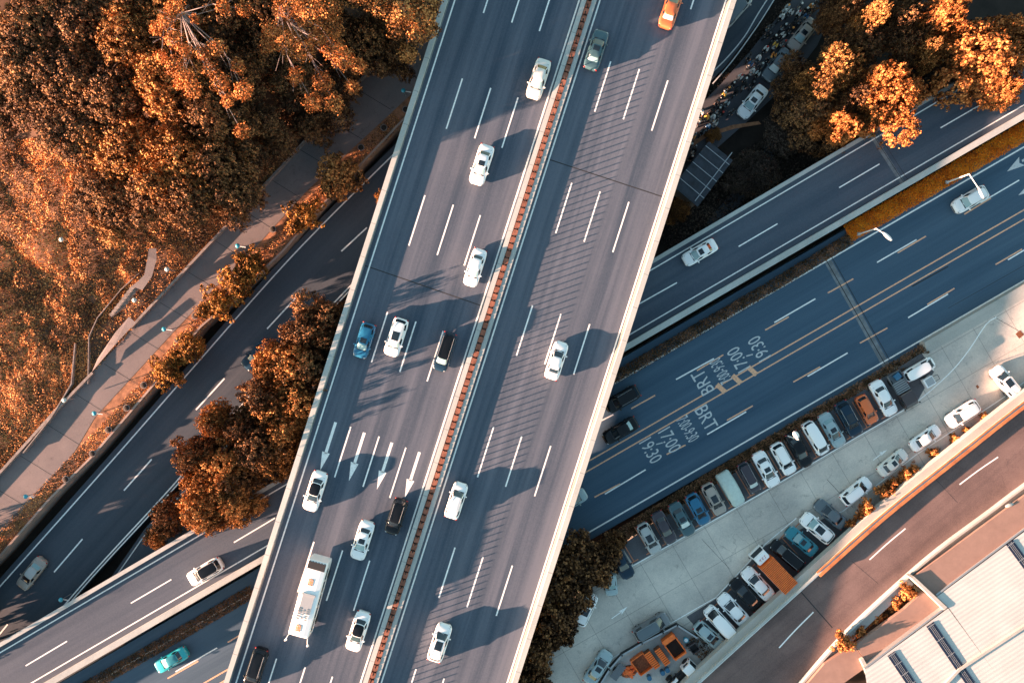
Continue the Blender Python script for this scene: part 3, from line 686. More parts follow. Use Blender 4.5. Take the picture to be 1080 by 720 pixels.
o = MB().wall([tuple(P(u, v, 2))[:2] for u, v in ((22, 478), (52, 440), (73, 405), (77, 362))], -.05, .08, .6, 1.5).build('terrace_wall', 'old_stone'); tag(o, 'thin grey wall edging the orange scrub at the far left', 'wall')

# ================================================================== FOLIAGE
def leaf_mesh(name, pts, nrm, size, mat, rnd=0.55, seed=0):
    """pts n x 3, nrm n x 3 preferred facing; one folded quad per leaf"""
    rs = np.random.RandomState(seed); n = len(pts)
    nn = nrm + rs.normal(0, rnd, (n, 3)); nn /= np.linalg.norm(nn, axis=1)[:, None] + 1e-9
    a = rs.normal(0, 1, (n, 3)); a -= (a * nn).sum(1)[:, None] * nn; a /= np.linalg.norm(a, axis=1)[:, None] + 1e-9
    b = np.cross(nn, a)
    s = size * rs.uniform(.6, 1.25, n)[:, None]
    v = np.empty((n, 4, 3)); v[:, 0] = pts - a * s * .55; v[:, 1] = pts - b * s * .38 + nn * s * .12; v[:, 2] = pts + a * s * .55; v[:, 3] = pts + b * s * .38 + nn * s * .12
    me = bpy.data.meshes.new(name); me.vertices.add(4 * n); me.vertices.foreach_set('co', v.reshape(-1).astype(np.float32))
    me.loops.add(4 * n); me.loops.foreach_set('vertex_index', np.arange(4 * n, dtype=np.int32))
    me.polygons.add(n); me.polygons.foreach_set('loop_start', np.arange(0, 4 * n, 4, dtype=np.int32)); me.polygons.foreach_set('loop_total', np.full(n, 4, dtype=np.int32))
    me.update(calc_edges=True); me.materials.append(MATS[mat]); return me
def crown_pts(rx, rz, nclump, per, cr, seed, flat=0.35, gap=0.12):
    rs = np.random.RandomState(seed)
    # lobes give the crown an uneven outline
    nl = 13; la = rs.uniform(0, 6.28, nl); lr = rs.uniform(.22, .80, nl); lobes = np.stack([np.cos(la) * lr, np.sin(la) * lr, rs.uniform(-.25, .38, nl) * (1.1 - lr), rs.uniform(.20, .44, nl)], 1)
    lobes = np.vstack([lobes, [[.05, 0, .15, .5]]])
    pw = lobes[:, 3] ** 2; k = rs.choice(len(lobes), nclump, p=pw / pw.sum())
    d = rs.normal(0, 1, (nclump, 3)); d[:, 2] = np.abs(d[:, 2]) * 1.0 - .25; d /= np.linalg.norm(d, axis=1)[:, None]
    rad = rs.uniform(.55, 1.08, nclump)[:, None]
    c = lobes[k, :3] + d * lobes[k, 3:4] * rad
    c = c * [rx, rx, rz]
    cn = d
    crr = cr * rs.uniform(.6, 1.3, nclump)
    e = rs.normal(0, 1, (nclump, per, 3)); e /= np.linalg.norm(e, axis=2)[:, :, None]
    e[:, :, 2] = np.where(e[:, :, 2] < -.3, -e[:, :, 2], e[:, :, 2])
    pts = c[:, None, :] + e * crr[:, None, None] * rs.uniform(.5, 1, (nclump, per))[:, :, None]
    nr = cn[:, None, :] * .55 + e * .9
    return pts.reshape(-1, 3), nr.reshape(-1, 3)
def trunk_mb(h, r, rx, rz, seed, nlimb=6):
    rs = random.Random(seed); mb = MB()
    top = Vector((0, 0, h)); mb.tube((0, 0, 0), (0.1, 0.05, h * .6), r, r * .75, 8); mb.tube((0.1, 0.05, h * .6), (0, .1, h), r * .75, r * .5, 8)
    for i in range(nlimb):
        a = 6.28 * i / nlimb + rs.uniform(-.3, .3); e = Vector((math.cos(a) * rx * .6, math.sin(a) * rx * .6, h + rz * rs.uniform(.0, .35)))
        m_ = Vector((0, 0, h * .8)).lerp(e, .5) + Vector((0, 0, .3)); mb.tube((0, .05, h * .8), m_, r * .45, r * .3, 6); mb.tube(m_, e, r * .3, r * .08, 6)
    return mb
TREES = {}
def tree_proto(key, kind, rx, rz, h, nclump, per, cr, leaf, mat, seed, bark='bark'):
    root = empty(kind); root.location = (0, 0, -500)
    trunk_mb(h, .12 + rx * .045, rx, rz, seed).build('trunk', bark, root, smooth=True)
    p, n_ = crown_pts(rx, rz, nclump, per, cr, seed); p[:, 2] += h
    o = bpy.data.objects.new('crown', leaf_mesh('crown', p, n_, leaf, mat, seed=seed)); COL.objects.link(o); o.parent = root
    snapshot(root); TREES[key] = [root, False, rx, h + rz * .8]
def place_tree(key, u, v, rpx, ztop, label, cat='tree', group=None, mat=None, zg=None, rz_=None):
    pr = TREES[key]; x, y, _ = P(u, v, ztop - 1.5)
    k = (CH - ztop + 1.5) / FP; s = 1.22 * rpx * k / pr[2]
    if zg is None:
        q = Vector((x, y, 0)) - L0
        zg = hill_z(x, y) - .1 if q.dot(ln) > 0 else ZG
    if not pr[1]: r, kids = pr[0], [c for c, g in KIDS[pr[0].name]]; pr[1] = True
    else: r, kids = copy_tree(pr[0])
    r.location = (x, y, zg); sz = max(.3, (ztop - zg) / pr[3]); r.scale = (s, s, sz)
    r.rotation_euler = (0, 0, R.uniform(0, 6.28) if rz_ is None else rz_)
    tag(r, label, cat, group)
    if mat:
        for kk in kids:
            if kk.name.startswith('crown'): kk.material_slots[0].link = 'OBJECT'; kk.material_slots[0].material = MATS[mat]
    return r
tree_proto('broad_a', 'broadleaf_tree', 5.0, 4.2, 3.5, 1500, 18, .32, .205, 'leaf_orange', 1)
tree_proto('broad_b', 'broadleaf_tree', 5.0, 4.0, 3.5, 1400, 19, .34, .205, 'leaf_orange', 2)
tree_proto('broad_c', 'broadleaf_tree', 5.0, 4.4, 3.5, 1600, 17, .30, .195, 'leaf_brown', 3)
tree_proto('broad_d', 'broadleaf_tree', 5.0, 4.3, 3.5, 1400, 18, .33, .20, 'leaf_orange', 14)
tree_proto('small_a', 'bushy_tree', 2.3, 2.4, 2.2, 330, 22, .24, .17, 'leaf_gold', 4)
tree_proto('small_b', 'bushy_tree', 2.3, 2.2, 2.2, 350, 20, .24, .17, 'leaf_gold', 5)
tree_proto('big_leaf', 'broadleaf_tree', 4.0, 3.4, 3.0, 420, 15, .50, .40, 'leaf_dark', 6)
tree_proto('shrub', 'shrub', 1.2, 1.2, .5, 70, 30, .26, .16, 'leaf_bright', 8)

# the wood at the upper left
wood = [(25, 25, 42, 17.5), (75, 12, 44, 18), (122, 35, 44, 19), (165, 15, 36, 18.5), (20, 78, 40, 15), (68, 70, 44, 17), (112, 88, 44, 17.5), (158, 78, 40, 20.5), (206, 120, 40, 20),
        (75, 128, 44, 15), (128, 142, 44, 16), (176, 160, 44, 19.5), (222, 165, 36, 19), (150, 200, 40, 13), (190, 196, 36, 17.5), (240, 205, 26, 11.5), (100, 190, 38, 12), (258, 165, 22, 10),
        (215, 60, 36, 17), (255, 110, 30, 11.5), (268, 30, 40, 15), (300, 80, 30, 10), (325, 130, 24, 7.5), (345, 95, 30, 9.5), (385, 35, 32, 14), (415, 45, 22, 13), (290, 140, 22, 8), (-20, 40, 44, 16), (-25, 110, 40, 13), (60, -20, 40, 18), (130, -25, 42, 19), (200, -20, 42, 19), (270, -25, 44, 19), (340, -30, 44, 18.5), (410, -40, 40, 18), (120, 225, 28, 9)]
desc = {0: 'at the left edge of the photo', 1: 'at the top edge'}
def where(u, v):
    refs = [((225, 55), 'the tree with bare pale branches'), ((310, 30), 'the bright orange puffy tree'), ((430, 10), 'the rosy feathery tree by the highway'), ((150, 290), 'the stone steps'), ((260, 225), 'the footpath bend'), ((0, 0), 'the top left corner'), ((0, 200), 'the pinkish scrub'), ((340, 110), 'the orange dirt clearing')]
    r, nme = min(refs, key=lambda q: math.hypot(q[0][0] - u, q[0][1] - v))
    dx, dy = u - r[0], v - r[1]
    side = ('right of' if dx > 0 else 'left of') if abs(dx) > abs(dy) else ('below' if dy > 0 else 'above')
    return f'{side} {nme}', math.hypot(dx, dy)
used = {}
ords = ['nearest', 'second nearest', 'third nearest', 'fourth nearest', 'fifth nearest', 'sixth nearest', 'seventh nearest', 'eighth nearest', 'ninth nearest', 'tenth nearest', 'eleventh nearest']
wl = sorted(range(len(wood)), key=lambda i: where(wood[i][0], wood[i][1])[1])
lab = {}
for i in wl:
    s_, d_ = where(wood[i][0], wood[i][1]); k = used.get(s_, 0); used[s_] = k + 1
    lab[i] = f'orange-brown wood tree, {ords[k]} crown {s_}'
for i, (u, v, r, zt) in enumerate(wood):
    key = ('broad_a', 'broad_c', 'broad_b', 'broad_d')[i % 4]
    mat = 'leaf_brown' if u > 185 or i % 6 == 0 else None
    place_tree(key, u, v, r, zt, lab[i], 'tree', 'trees of the wood beside the footpath', mat)

for i, (u, v, r, zt) in enumerate([(-75, 590, 34, 10), (-85, 640, 36, 10), (-70, 690, 30, 7.5)]):  # unseen trees added out of view to shade the lower left
    place_tree(('broad_a', 'broad_b')[i % 2], u, v, r, zt, ['tree beyond the left edge, nearest the footpath', 'tree beyond the left edge, between the footpath and the slip road', 'tree beyond the left edge, nearest the slip road'][i], 'tree', 'trees beyond the left edge', None, zg=ZG)
for i, (u, v) in enumerate([(-50, 625), (-45, 660), (-50, 695)]):  # unseen bushes added to stop sun passing below the crowns
    place_tree('big_leaf', u, v, 26, 4.6, ['bush beyond the left edge, beside the sunken road', 'bush beyond the left edge, between two others', 'bush beyond the left edge, beside the slip road'][i], 'bush', 'bushes beyond the left edge', 'leaf_brown', zg=ZG)
# eucalyptus: puffs of foliage on bare pale branches
def puff_tree(name, cu, cv, puffs, mat, label, zt, base_z, spread=1.0, leaf=.2):
    root = empty(name, tuple(P(cu, cv, base_z)), 0, label, 'tree'); o0 = root.location
    tb = MB(); tb.tube((0, 0, 0), (0, 0, zt - base_z - 4.0), .32, .2, 8); tb.build('trunk', 'bark_pale', root, smooth=True)
    br = MB(); allp, alln = [], []
    hub = Vector((0, 0, zt - base_z - 4.0)); rs = random.Random(int(cu))
    for i, (u, v, r, dz) in enumerate(puffs):
        c = P(u, v, zt + dz) - Vector(o0); rr = r * (CH - zt) / FP
        mid = hub.lerp(c, .5) + Vector((rs.uniform(-1.1, 1.1), rs.uniform(-1.1, 1.1), rs.uniform(-.6, .3)))
        br.tube(hub, mid, .07, .045, 6); br.tube(mid, c, .045, .02, 6)
        for q in range(3):
            e = mid.lerp(c, .6) + Vector((rs.uniform(-1.4, 1.4), rs.uniform(-1.4, 1.4), rs.uniform(-.2, .5))); br.tube(mid.lerp(c, .3), e, .028, .012, 5)
        rs2 = np.random.RandomState(100 + i); n = int(420 * rr * rr) + 160; rr *= 1.18
        d = rs2.normal(0, 1, (n, 3)); d /= np.linalg.norm(d, axis=1)[:, None]
        lump = 1 + .22 * np.sin(d[:, 0] * 5 + i) * np.cos(d[:, 1] * 6 + i * 2)
        allp.append(np.array(c) + d * rr * [1, 1, .75] * (rs2.uniform(.55, 1.02, n) * lump)[:, None]); alln.append(d)
    br.build('branches', 'bark_pale', root, smooth=True)
    o = bpy.data.objects.new('crown', leaf_mesh('crown', np.vstack(allp), np.vstack(alln), leaf, mat, .5, 5)); COL.objects.link(o); o.parent = root
puff_tree('eucalyptus_tree', 225, 48, [(185, 8, 10, 0), (176, 22, 9, 0), (183, 42, 10, 0), (195, 55, 9, 0), (170, 60, 7, -1), (183, 70, 9, 0), (193, 78, 9, 0), (203, 94, 9, 0), (213, 57, 8, 0), (228, 52, 9, 0), (222, 73, 9, 0), (232, 87, 10, 0), (251, 70, 8, -1), (256, 96, 10, 0), (190, 88, 7, -1), (240, 106, 7, -2), (165, 30, 7, -2), (235, 8, 7, -2), (257, 10, 8, -2), (255, 138, 8, -4), (205, 20, 5, -2)], 'leaf_bright', 'tall tree with bare pale branches ending in bright orange puffs', 21.5, 7.0)
puff_tree('eucalyptus_tree', 318, 40, [(305, 8, 16, 0), (326, 14, 17, 0), (346, 8, 14, 0), (288, 34, 12, 0), (302, 44, 14, 0), (320, 52, 12, 0), (350, 27, 12, -1), (282, 48, 8, 0), (350, 50, 13, -2), (333, 40, 10, -1), (340, 86, 11, -4), (362, 62, 11, -3), (352, 108, 11, -5), (330, 108, 10, -5), (378, 70, 9, -4), (312, 80, 9, -4), (372, 92, 8, -5)], 'leaf_bright', 'fullest bright orange tree with rounded puffy crown above the footpath', 20.0, 6.0)
puff_tree('feathery_tree', 428, 12, [(405, 2, 16, 0), (425, 8, 17, 0), (445, 18, 14, 0), (456, 32, 8, -1), (440, 38, 10, -1), (420, 28, 12, -2), (430, 56, 11, -4), (452, 5, 12, 0), (415, -14, 16, 0), (392, -6, 14, 0)], 'leaf_orange', 'rosy feathery tree touching the highway edge at the top', 15.5, 2.0, leaf=.26)

# trees between the sunken road and the highway
mid = [(216, 450, 20, 11.5, 'small crown at the upper-left tip of the roadside grove'), (190, 484, 24, 11, 'leftmost crown of the roadside grove, over the sunken road'), (224, 497, 30, 12, 'crown in the lower middle of the roadside grove'),
       (262, 478, 34, 12.5, 'large crown low in the grove, left of the highway arrows'), (271, 416, 32, 12.5, 'crown of the grove overhanging the half-hidden dark car'), (290, 455, 28, 12.8, 'crown of the grove closest to the highway near the arrows'),
       (204, 545, 32, 11, 'crown touching the slip road parapet'), (173, 547, 20, 8, 'small crown at the lower left tip of the grove'), (237, 536, 26, 11.5, 'crown hanging over the slip road lane'), (163, 568, 14, 6, 'tiny dark crown beside the slip road parapet'),
       (346, 334, 26, 12.5, 'uppermost crown of the grove against the highway'), (318, 345, 32, 13, 'crown near the top of the grove, beside the blue car'), (300, 385, 36, 13.2, 'biggest crown in the upper half of the grove'), (325, 385, 28, 13, 'crown squeezed between the grove and the highway parapet'), (306, 425, 32, 13, 'crown in the centre of the grove beside the highway'), (238, 515, 26, 10.5, 'low crown bridging the two lower lobes of the grove'), (245, 452, 26, 11.5, 'crown bridging the leftmost and middle parts of the grove'), (282, 492, 24, 11, 'low crown between the large one and the highway'), (282, 392, 26, 11.5, 'crown on the sunken road side, above the half-hidden car'), (342, 362, 20, 11.8, 'thin crown pressed against the parapet beside the blue car'), (206, 512, 24, 10, 'crown linking the leftmost one to the slip road')]
for i, (u, v, r, zt, l_) in enumerate(mid):
    place_tree(('broad_b', 'broad_a', 'broad_d')[i % 3], u, v, r, zt, 'orange ' + l_, 'tree', 'trees of the roadside grove left of the highway', 'leaf_brown' if i % 4 == 3 else None, zg=ZG)
# bushy trees along the footpath wall
row = [(230, 319, 20, 4.6, 'lowest but two in the row'), (249, 297, 20, 4.8, 'middle one'), (265, 278, 16, 4.4, 'one under the lamp'), (201, 367, 16, 3.6, 'second from the lower end'), (173, 392, 17, 3.6, 'lowest one of the row'), (355, 186, 26, 5.5, 'largest and darkest one'), (320, 225, 19, 4.8, 'small golden one below the largest'), (186, 378, 10, 2.8, 'tiny one between the lowest two')]
for i, (u, v, r, zt, l_) in enumerate(row):
    place_tree(('small_a', 'small_b')[i % 2], u, v, r, zt, f'golden bushy tree at the footpath wall, {l_}', 'tree', 'bushy trees along the footpath wall', 'leaf_orange' if i == 5 else None, zg=ZPATH - .6 if i in () else -1.0)
place_tree('small_a', 400, 203, 7, 8.5, 'little orange treetop poking out beside the highway parapet', 'tree', zg=ZG)
# trees at the upper right
tr = [(892, 62, 27, 12.5, 'leaf_orange', 'orange crown between the silver-orange car and the slip road'), (871, 88, 20, 11.2, 'leaf_orange', 'small orange crown beside the dark brown tree'), (893, 126, 22, 10.8, 'leaf_bright', 'low bright crown leaning on the slip road parapet'),
      (957, 100, 36, 12.5, 'leaf_bright', 'largest bright orange crown over the slip road edge'), (945, 74, 26, 12.5, 'leaf_bright', 'bright crown directly above the largest bright one'), (1052, 42, 52, 13.5, 'leaf_bright', 'huge orange crown in the top right corner'), (1012, 8, 26, 12.8, 'leaf_bright', 'orange crown cut by the top edge beside the huge one'), (993, 45, 17, 11.5, 'leaf_orange', 'narrow orange crown in the dark gap'),
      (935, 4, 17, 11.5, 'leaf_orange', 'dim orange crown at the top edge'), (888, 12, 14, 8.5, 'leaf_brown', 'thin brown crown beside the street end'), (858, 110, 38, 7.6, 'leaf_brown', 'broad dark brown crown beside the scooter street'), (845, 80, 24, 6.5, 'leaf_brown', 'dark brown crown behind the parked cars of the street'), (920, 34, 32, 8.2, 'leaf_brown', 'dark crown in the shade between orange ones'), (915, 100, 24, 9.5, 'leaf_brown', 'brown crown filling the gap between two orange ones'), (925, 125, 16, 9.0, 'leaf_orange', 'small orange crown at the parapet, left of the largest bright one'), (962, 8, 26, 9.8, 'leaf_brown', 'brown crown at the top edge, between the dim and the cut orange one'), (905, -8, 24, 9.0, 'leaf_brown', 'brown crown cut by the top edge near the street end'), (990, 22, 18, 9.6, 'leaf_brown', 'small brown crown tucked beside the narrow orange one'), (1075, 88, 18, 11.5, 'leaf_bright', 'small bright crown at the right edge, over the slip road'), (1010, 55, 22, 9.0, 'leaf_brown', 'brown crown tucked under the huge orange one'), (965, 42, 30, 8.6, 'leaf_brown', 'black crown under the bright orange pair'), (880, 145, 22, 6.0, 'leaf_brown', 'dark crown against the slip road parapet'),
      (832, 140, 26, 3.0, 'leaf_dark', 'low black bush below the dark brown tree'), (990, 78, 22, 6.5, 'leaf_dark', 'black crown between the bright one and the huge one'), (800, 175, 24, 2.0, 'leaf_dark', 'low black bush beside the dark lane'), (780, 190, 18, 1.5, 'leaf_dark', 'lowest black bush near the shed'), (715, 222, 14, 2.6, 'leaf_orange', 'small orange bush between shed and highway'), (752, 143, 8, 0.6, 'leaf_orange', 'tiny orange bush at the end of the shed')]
for i, (u, v, r, zt, m_, l_) in enumerate(tr):
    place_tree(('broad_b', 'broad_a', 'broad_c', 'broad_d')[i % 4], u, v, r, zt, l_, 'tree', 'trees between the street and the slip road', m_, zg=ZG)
# dark trees under the highway's right edge
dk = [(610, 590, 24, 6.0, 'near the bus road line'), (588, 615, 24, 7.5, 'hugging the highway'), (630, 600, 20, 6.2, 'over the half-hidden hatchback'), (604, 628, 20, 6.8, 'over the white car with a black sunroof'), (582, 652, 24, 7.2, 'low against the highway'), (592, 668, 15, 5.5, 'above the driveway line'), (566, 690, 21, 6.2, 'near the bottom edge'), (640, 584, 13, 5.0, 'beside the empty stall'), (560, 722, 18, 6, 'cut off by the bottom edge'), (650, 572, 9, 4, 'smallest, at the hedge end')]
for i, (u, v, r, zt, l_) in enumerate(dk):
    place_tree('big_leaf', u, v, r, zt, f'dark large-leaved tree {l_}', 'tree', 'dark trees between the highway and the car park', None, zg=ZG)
# shrubs by the viaduct
sh = [(900, 552, 7.5, 3.6, 'smallest round orange shrub by the grey parked car'), (911.5, 538.5, 11, 4.2, 'roundest orange shrub beside the viaduct ledge'), (931, 520, 11, 3.8, 'orange shrub behind the white car parked alongside'), (937, 512, 8, 3.4, 'ragged shrub touching the one behind the white car'), (952, 503, 9, 3.4, 'orange shrub beside the car with a sunroof'), (964, 494, 7, 3.0, 'small shrub right of the car with a sunroof'), (984, 478, 7, 2.8, 'low shrub beside the kerbside white sedan'), (1006, 465, 7, 2.8, 'low shrub between two kerbside white cars'), (1022, 456, 7, 2.9, 'shrub in the verge below the white car'), (1040, 444, 8, 3.0, 'last orange shrub before the slanted white car'),
      (887, 675, 11.5, 6.2, 'orange star-shaped shrub on the viaduct ledge by the roofs'), (953, 622, 10, 5.4, 'orange shrub between the ledge and the gable'), (945, 632, 10, 4.6, 'darker shrub beside the gable shrub'), (903, 666, 9, 4.8, 'dark shrub right of the star-shaped one'), (925, 648, 9, 4.2, 'brown shrub in the gap below the viaduct')]
for u, v, r, zt, l_ in sh: place_tree('shrub', u, v, r, zt, l_, 'shrub', 'shrubs along the curved viaduct', None, zg=zt - 2.4)

# hedges, verges and scrub
def scatter_strip(px, wd, z, hgt, dens, size, mat, seed, lift=0.0):
    rs = np.random.RandomState(seed); q = [P(u, v, z) for u, v in px]; P_, N_ = [], []
    for a, b in zip(q[:-1], q[1:]):
        d = b - a; ln_ = d.length; n = int(ln_ * wd * dens); dn = d.normalized(); nn = Vector((-dn.y, dn.x, 0))
        s = rs.uniform(0, 1, n); o = rs.uniform(-1, 1, n)
        bump = .75 + .25 * np.sin(s * ln_ * 2.1 + 3 * o) * np.cos(s * ln_ * .8)
        h = hgt * bump * np.sqrt(np.clip(1 - .75 * o ** 4, 0, 1)) * rs.uniform(.55, 1.0, n) + lift
        x = a.x + d.x * s + nn.x * o * wd / 2 * rs.uniform(.9, 1.1, n); y = a.y + d.y * s + nn.y * o * wd / 2 * rs.uniform(.9, 1.1, n)
        P_.append(np.stack([x, y, z + h], 1)); N_.append(np.stack([nn.x * o * .8, nn.y * o * .8, np.full(n, .8)], 1))
    return leaf_mesh('m', np.vstack(P_), np.vstack(N_), size, mat, .6, seed)
def add_leafobj(name, me, label=None, cat=None, kind=None, group=None):
    o = bpy.data.objects.new(name, me); me.name = name; COL.objects.link(o); return tag(o, label, cat, group, kind)
add_leafobj('hedge', scatter_strip([(640, 572), (740, 509.5), (795, 477), (858, 438), (973, 369)], 1.75, ZB, 1.15 + ZP * .5, 250, .17, 'leaf_hedge', 21), 'clipped dark purple-brown hedge between the bus road and the parked cars', 'hedge')
add_leafobj('hedge', scatter_strip([(600, 420), (656, 393.5), (810, 304), (878, 263), (896, 252)], 1.5, ZB, .9, 220, .16, 'leaf_hedge', 22), 'dark brown hedge between the slip road and the bus road', 'hedge')
add_leafobj('hedge', scatter_strip([(70, 737), (120, 708), (200, 662), (268, 622)], 1.6, ZB, .8, 220, .16, 'leaf_hedge', 23), 'dark hedge below the slip road at the lower left', 'hedge')
add_leafobj('hedge', scatter_strip([(858, 716), (900, 672), (935, 636), (985, 594)], .7, ZV - .6, .9, 240, .17, 'leaf_bright', 24), 'thin orange hedge squeezed along the cream viaduct ledge', 'hedge')
mb = MB(); mb.prism([tuple(P(u, v, 0))[:2] for u, v in ((893, 252), (893, 238), (1250, 30), (1250, 46))], ZB, ZB + .25); struct('verge_soil', mb, 'orange_dirt')
add_leafobj('verge_plants', scatter_strip([(893, 247), (930, 226), (1085, 136), (1200, 70)], 2.3, ZB + .15, .45, 330, .15, 'leaf_verge', 25), kind='stuff')
add_leafobj('dark_undergrowth', scatter_strip([(700, 260), (780, 205), (850, 165), (960, 95), (1040, 60)], 9, ZG, 1.2, 30, .28, 'leaf_dark', 26), kind='stuff')
add_leafobj('median_undergrowth', scatter_strip([(690, 170), (745, 112), (792, 60), (830, 5), (850, -20)], 2.2, ZG + .6, .7, 60, .2, 'leaf_dark', 27), kind='stuff')
add_leafobj('dirt_grass', scatter_strip([(-20, 590), (55, 512), (100, 466), (170, 390), (215, 335), (260, 290), (330, 214), (420, 125)], 1.9, ZPATH, .12, 70, .16, 'leaf_hill', 28), kind='stuff')
add_leafobj('wood_undergrowth', scatter_strip([(190, 240), (260, 165), (330, 90), (400, 20)], 7, ZPATH + .2, 2.6, 90, .22, 'leaf_brown', 29), kind='stuff')
# scrub of the lower-left hillside: bumpy leaf cover following the slope
rs = np.random.RandomState(31); pts = []; nrs = []
N_ = 150000
uu = rs.uniform(-30, 300, N_); vv = rs.uniform(150, 500, N_)
for u, v in zip(uu, vv):
    if v > 478 - 1.09 * (u - 20) - 8: continue
    inside = 85 < u < 172 and 258 < v < 400 and v > 372 - 1.05 * (u - 85) - 14 - (10 if u > 140 else 0)
    if inside and rs.rand() > .28: continue
    p = P(u, v, 3); z0_ = hill_z(p.x, p.y); n1 = noise.noise(Vector((p.x * .33, p.y * .33, 1))); n2 = noise.noise(Vector((p.x * .9, p.y * .9, 2)))
    h = max(.05, .55 + 1.5 * n1 + .7 * n2)
    dd = (Vector((p.x, p.y, 0)) - L0).dot(ln); h *= min(1, .12 + max(0, dd - 1) / 16) if v > 230 else 1
    if u > 110 and v < 200: h *= .4
    if abs((v - 240) - (u + 15) * .95) < 9 and u < 60: h = .08
    pts.append((p.x, p.y, z0_ + h * rs.uniform(.75, 1))); nrs.append((-.6 * n2, .4 * n1, .8))
add_leafobj('scrub', leaf_mesh('scrub', np.array(pts), np.array(nrs), .19, 'leaf_hill', .7, 33), kind='stuff')

# ================================================================== VEHICLES
SPEC = {  # L, W, H, belt profile (x/L, top z), width profile, greenhouse: base x rear/front, roof x rear/front, belt z
 'sedan': dict(L=4.75, W=1.84, H=1.46, top=[(-.5, .72), (-.48, .92), (-.42, 1.0), (-.33, 1.03), (-.15, .97), (.15, .95), (.24, .95), (.36, .88), (.45, .78), (.485, .68), (.5, .55)], gb=(-1.72, 1.22), gr=(-1.02, .38), wb=.80, wr=.60, belt=.93),
 'suv': dict(L=4.65, W=1.90, H=1.70, top=[(-.5, .85), (-.48, 1.05), (-.42, 1.10), (0, 1.08), (.22, 1.07), (.36, 1.02), (.45, .92), (.485, .8), (.5, .6)], gb=(-2.18, 1.25), gr=(-1.78, .58), wb=.84, wr=.66, belt=1.05),
 'hatch': dict(L=4.15, W=1.76, H=1.50, top=[(-.5, .75), (-.48, .98), (-.42, 1.02), (0, .98), (.22, .97), (.36, .90), (.45, .8), (.485, .7), (.5, .55)], gb=(-1.95, 1.12), gr=(-1.50, .42), wb=.78, wr=.62, belt=.96),
 'mpv': dict(L=5.0, W=1.90, H=1.78, top=[(-.5, .85), (-.48, 1.10), (-.42, 1.14), (0, 1.10), (.25, 1.08), (.38, 1.0), (.46, .86), (.49, .75), (.5, .6)], gb=(-2.38, 1.60), gr=(-2.10, .85), wb=.84, wr=.70, belt=1.08),
 'van': dict(L=4.9, W=1.80, H=1.98, top=[(-.5, .9), (-.485, 1.12), (-.42, 1.16), (0, 1.14), (.36, 1.12), (.43, 1.02), (.47, .9), (.49, .75), (.5, .6)], gb=(-2.40, 1.98), gr=(-2.28, 1.22), wb=.84, wr=.74, belt=1.12),
}
def sgnpow(a, e): return math.copysign(abs(a) ** e, a)
def ring(cx, a, w_, z, n, ex=4.5):
    return [(cx + a * sgnpow(math.cos(2 * math.pi * i / n), 2 / ex), w_ * sgnpow(math.sin(2 * math.pi * i / n), 2 / ex), z) for i in range(n)]
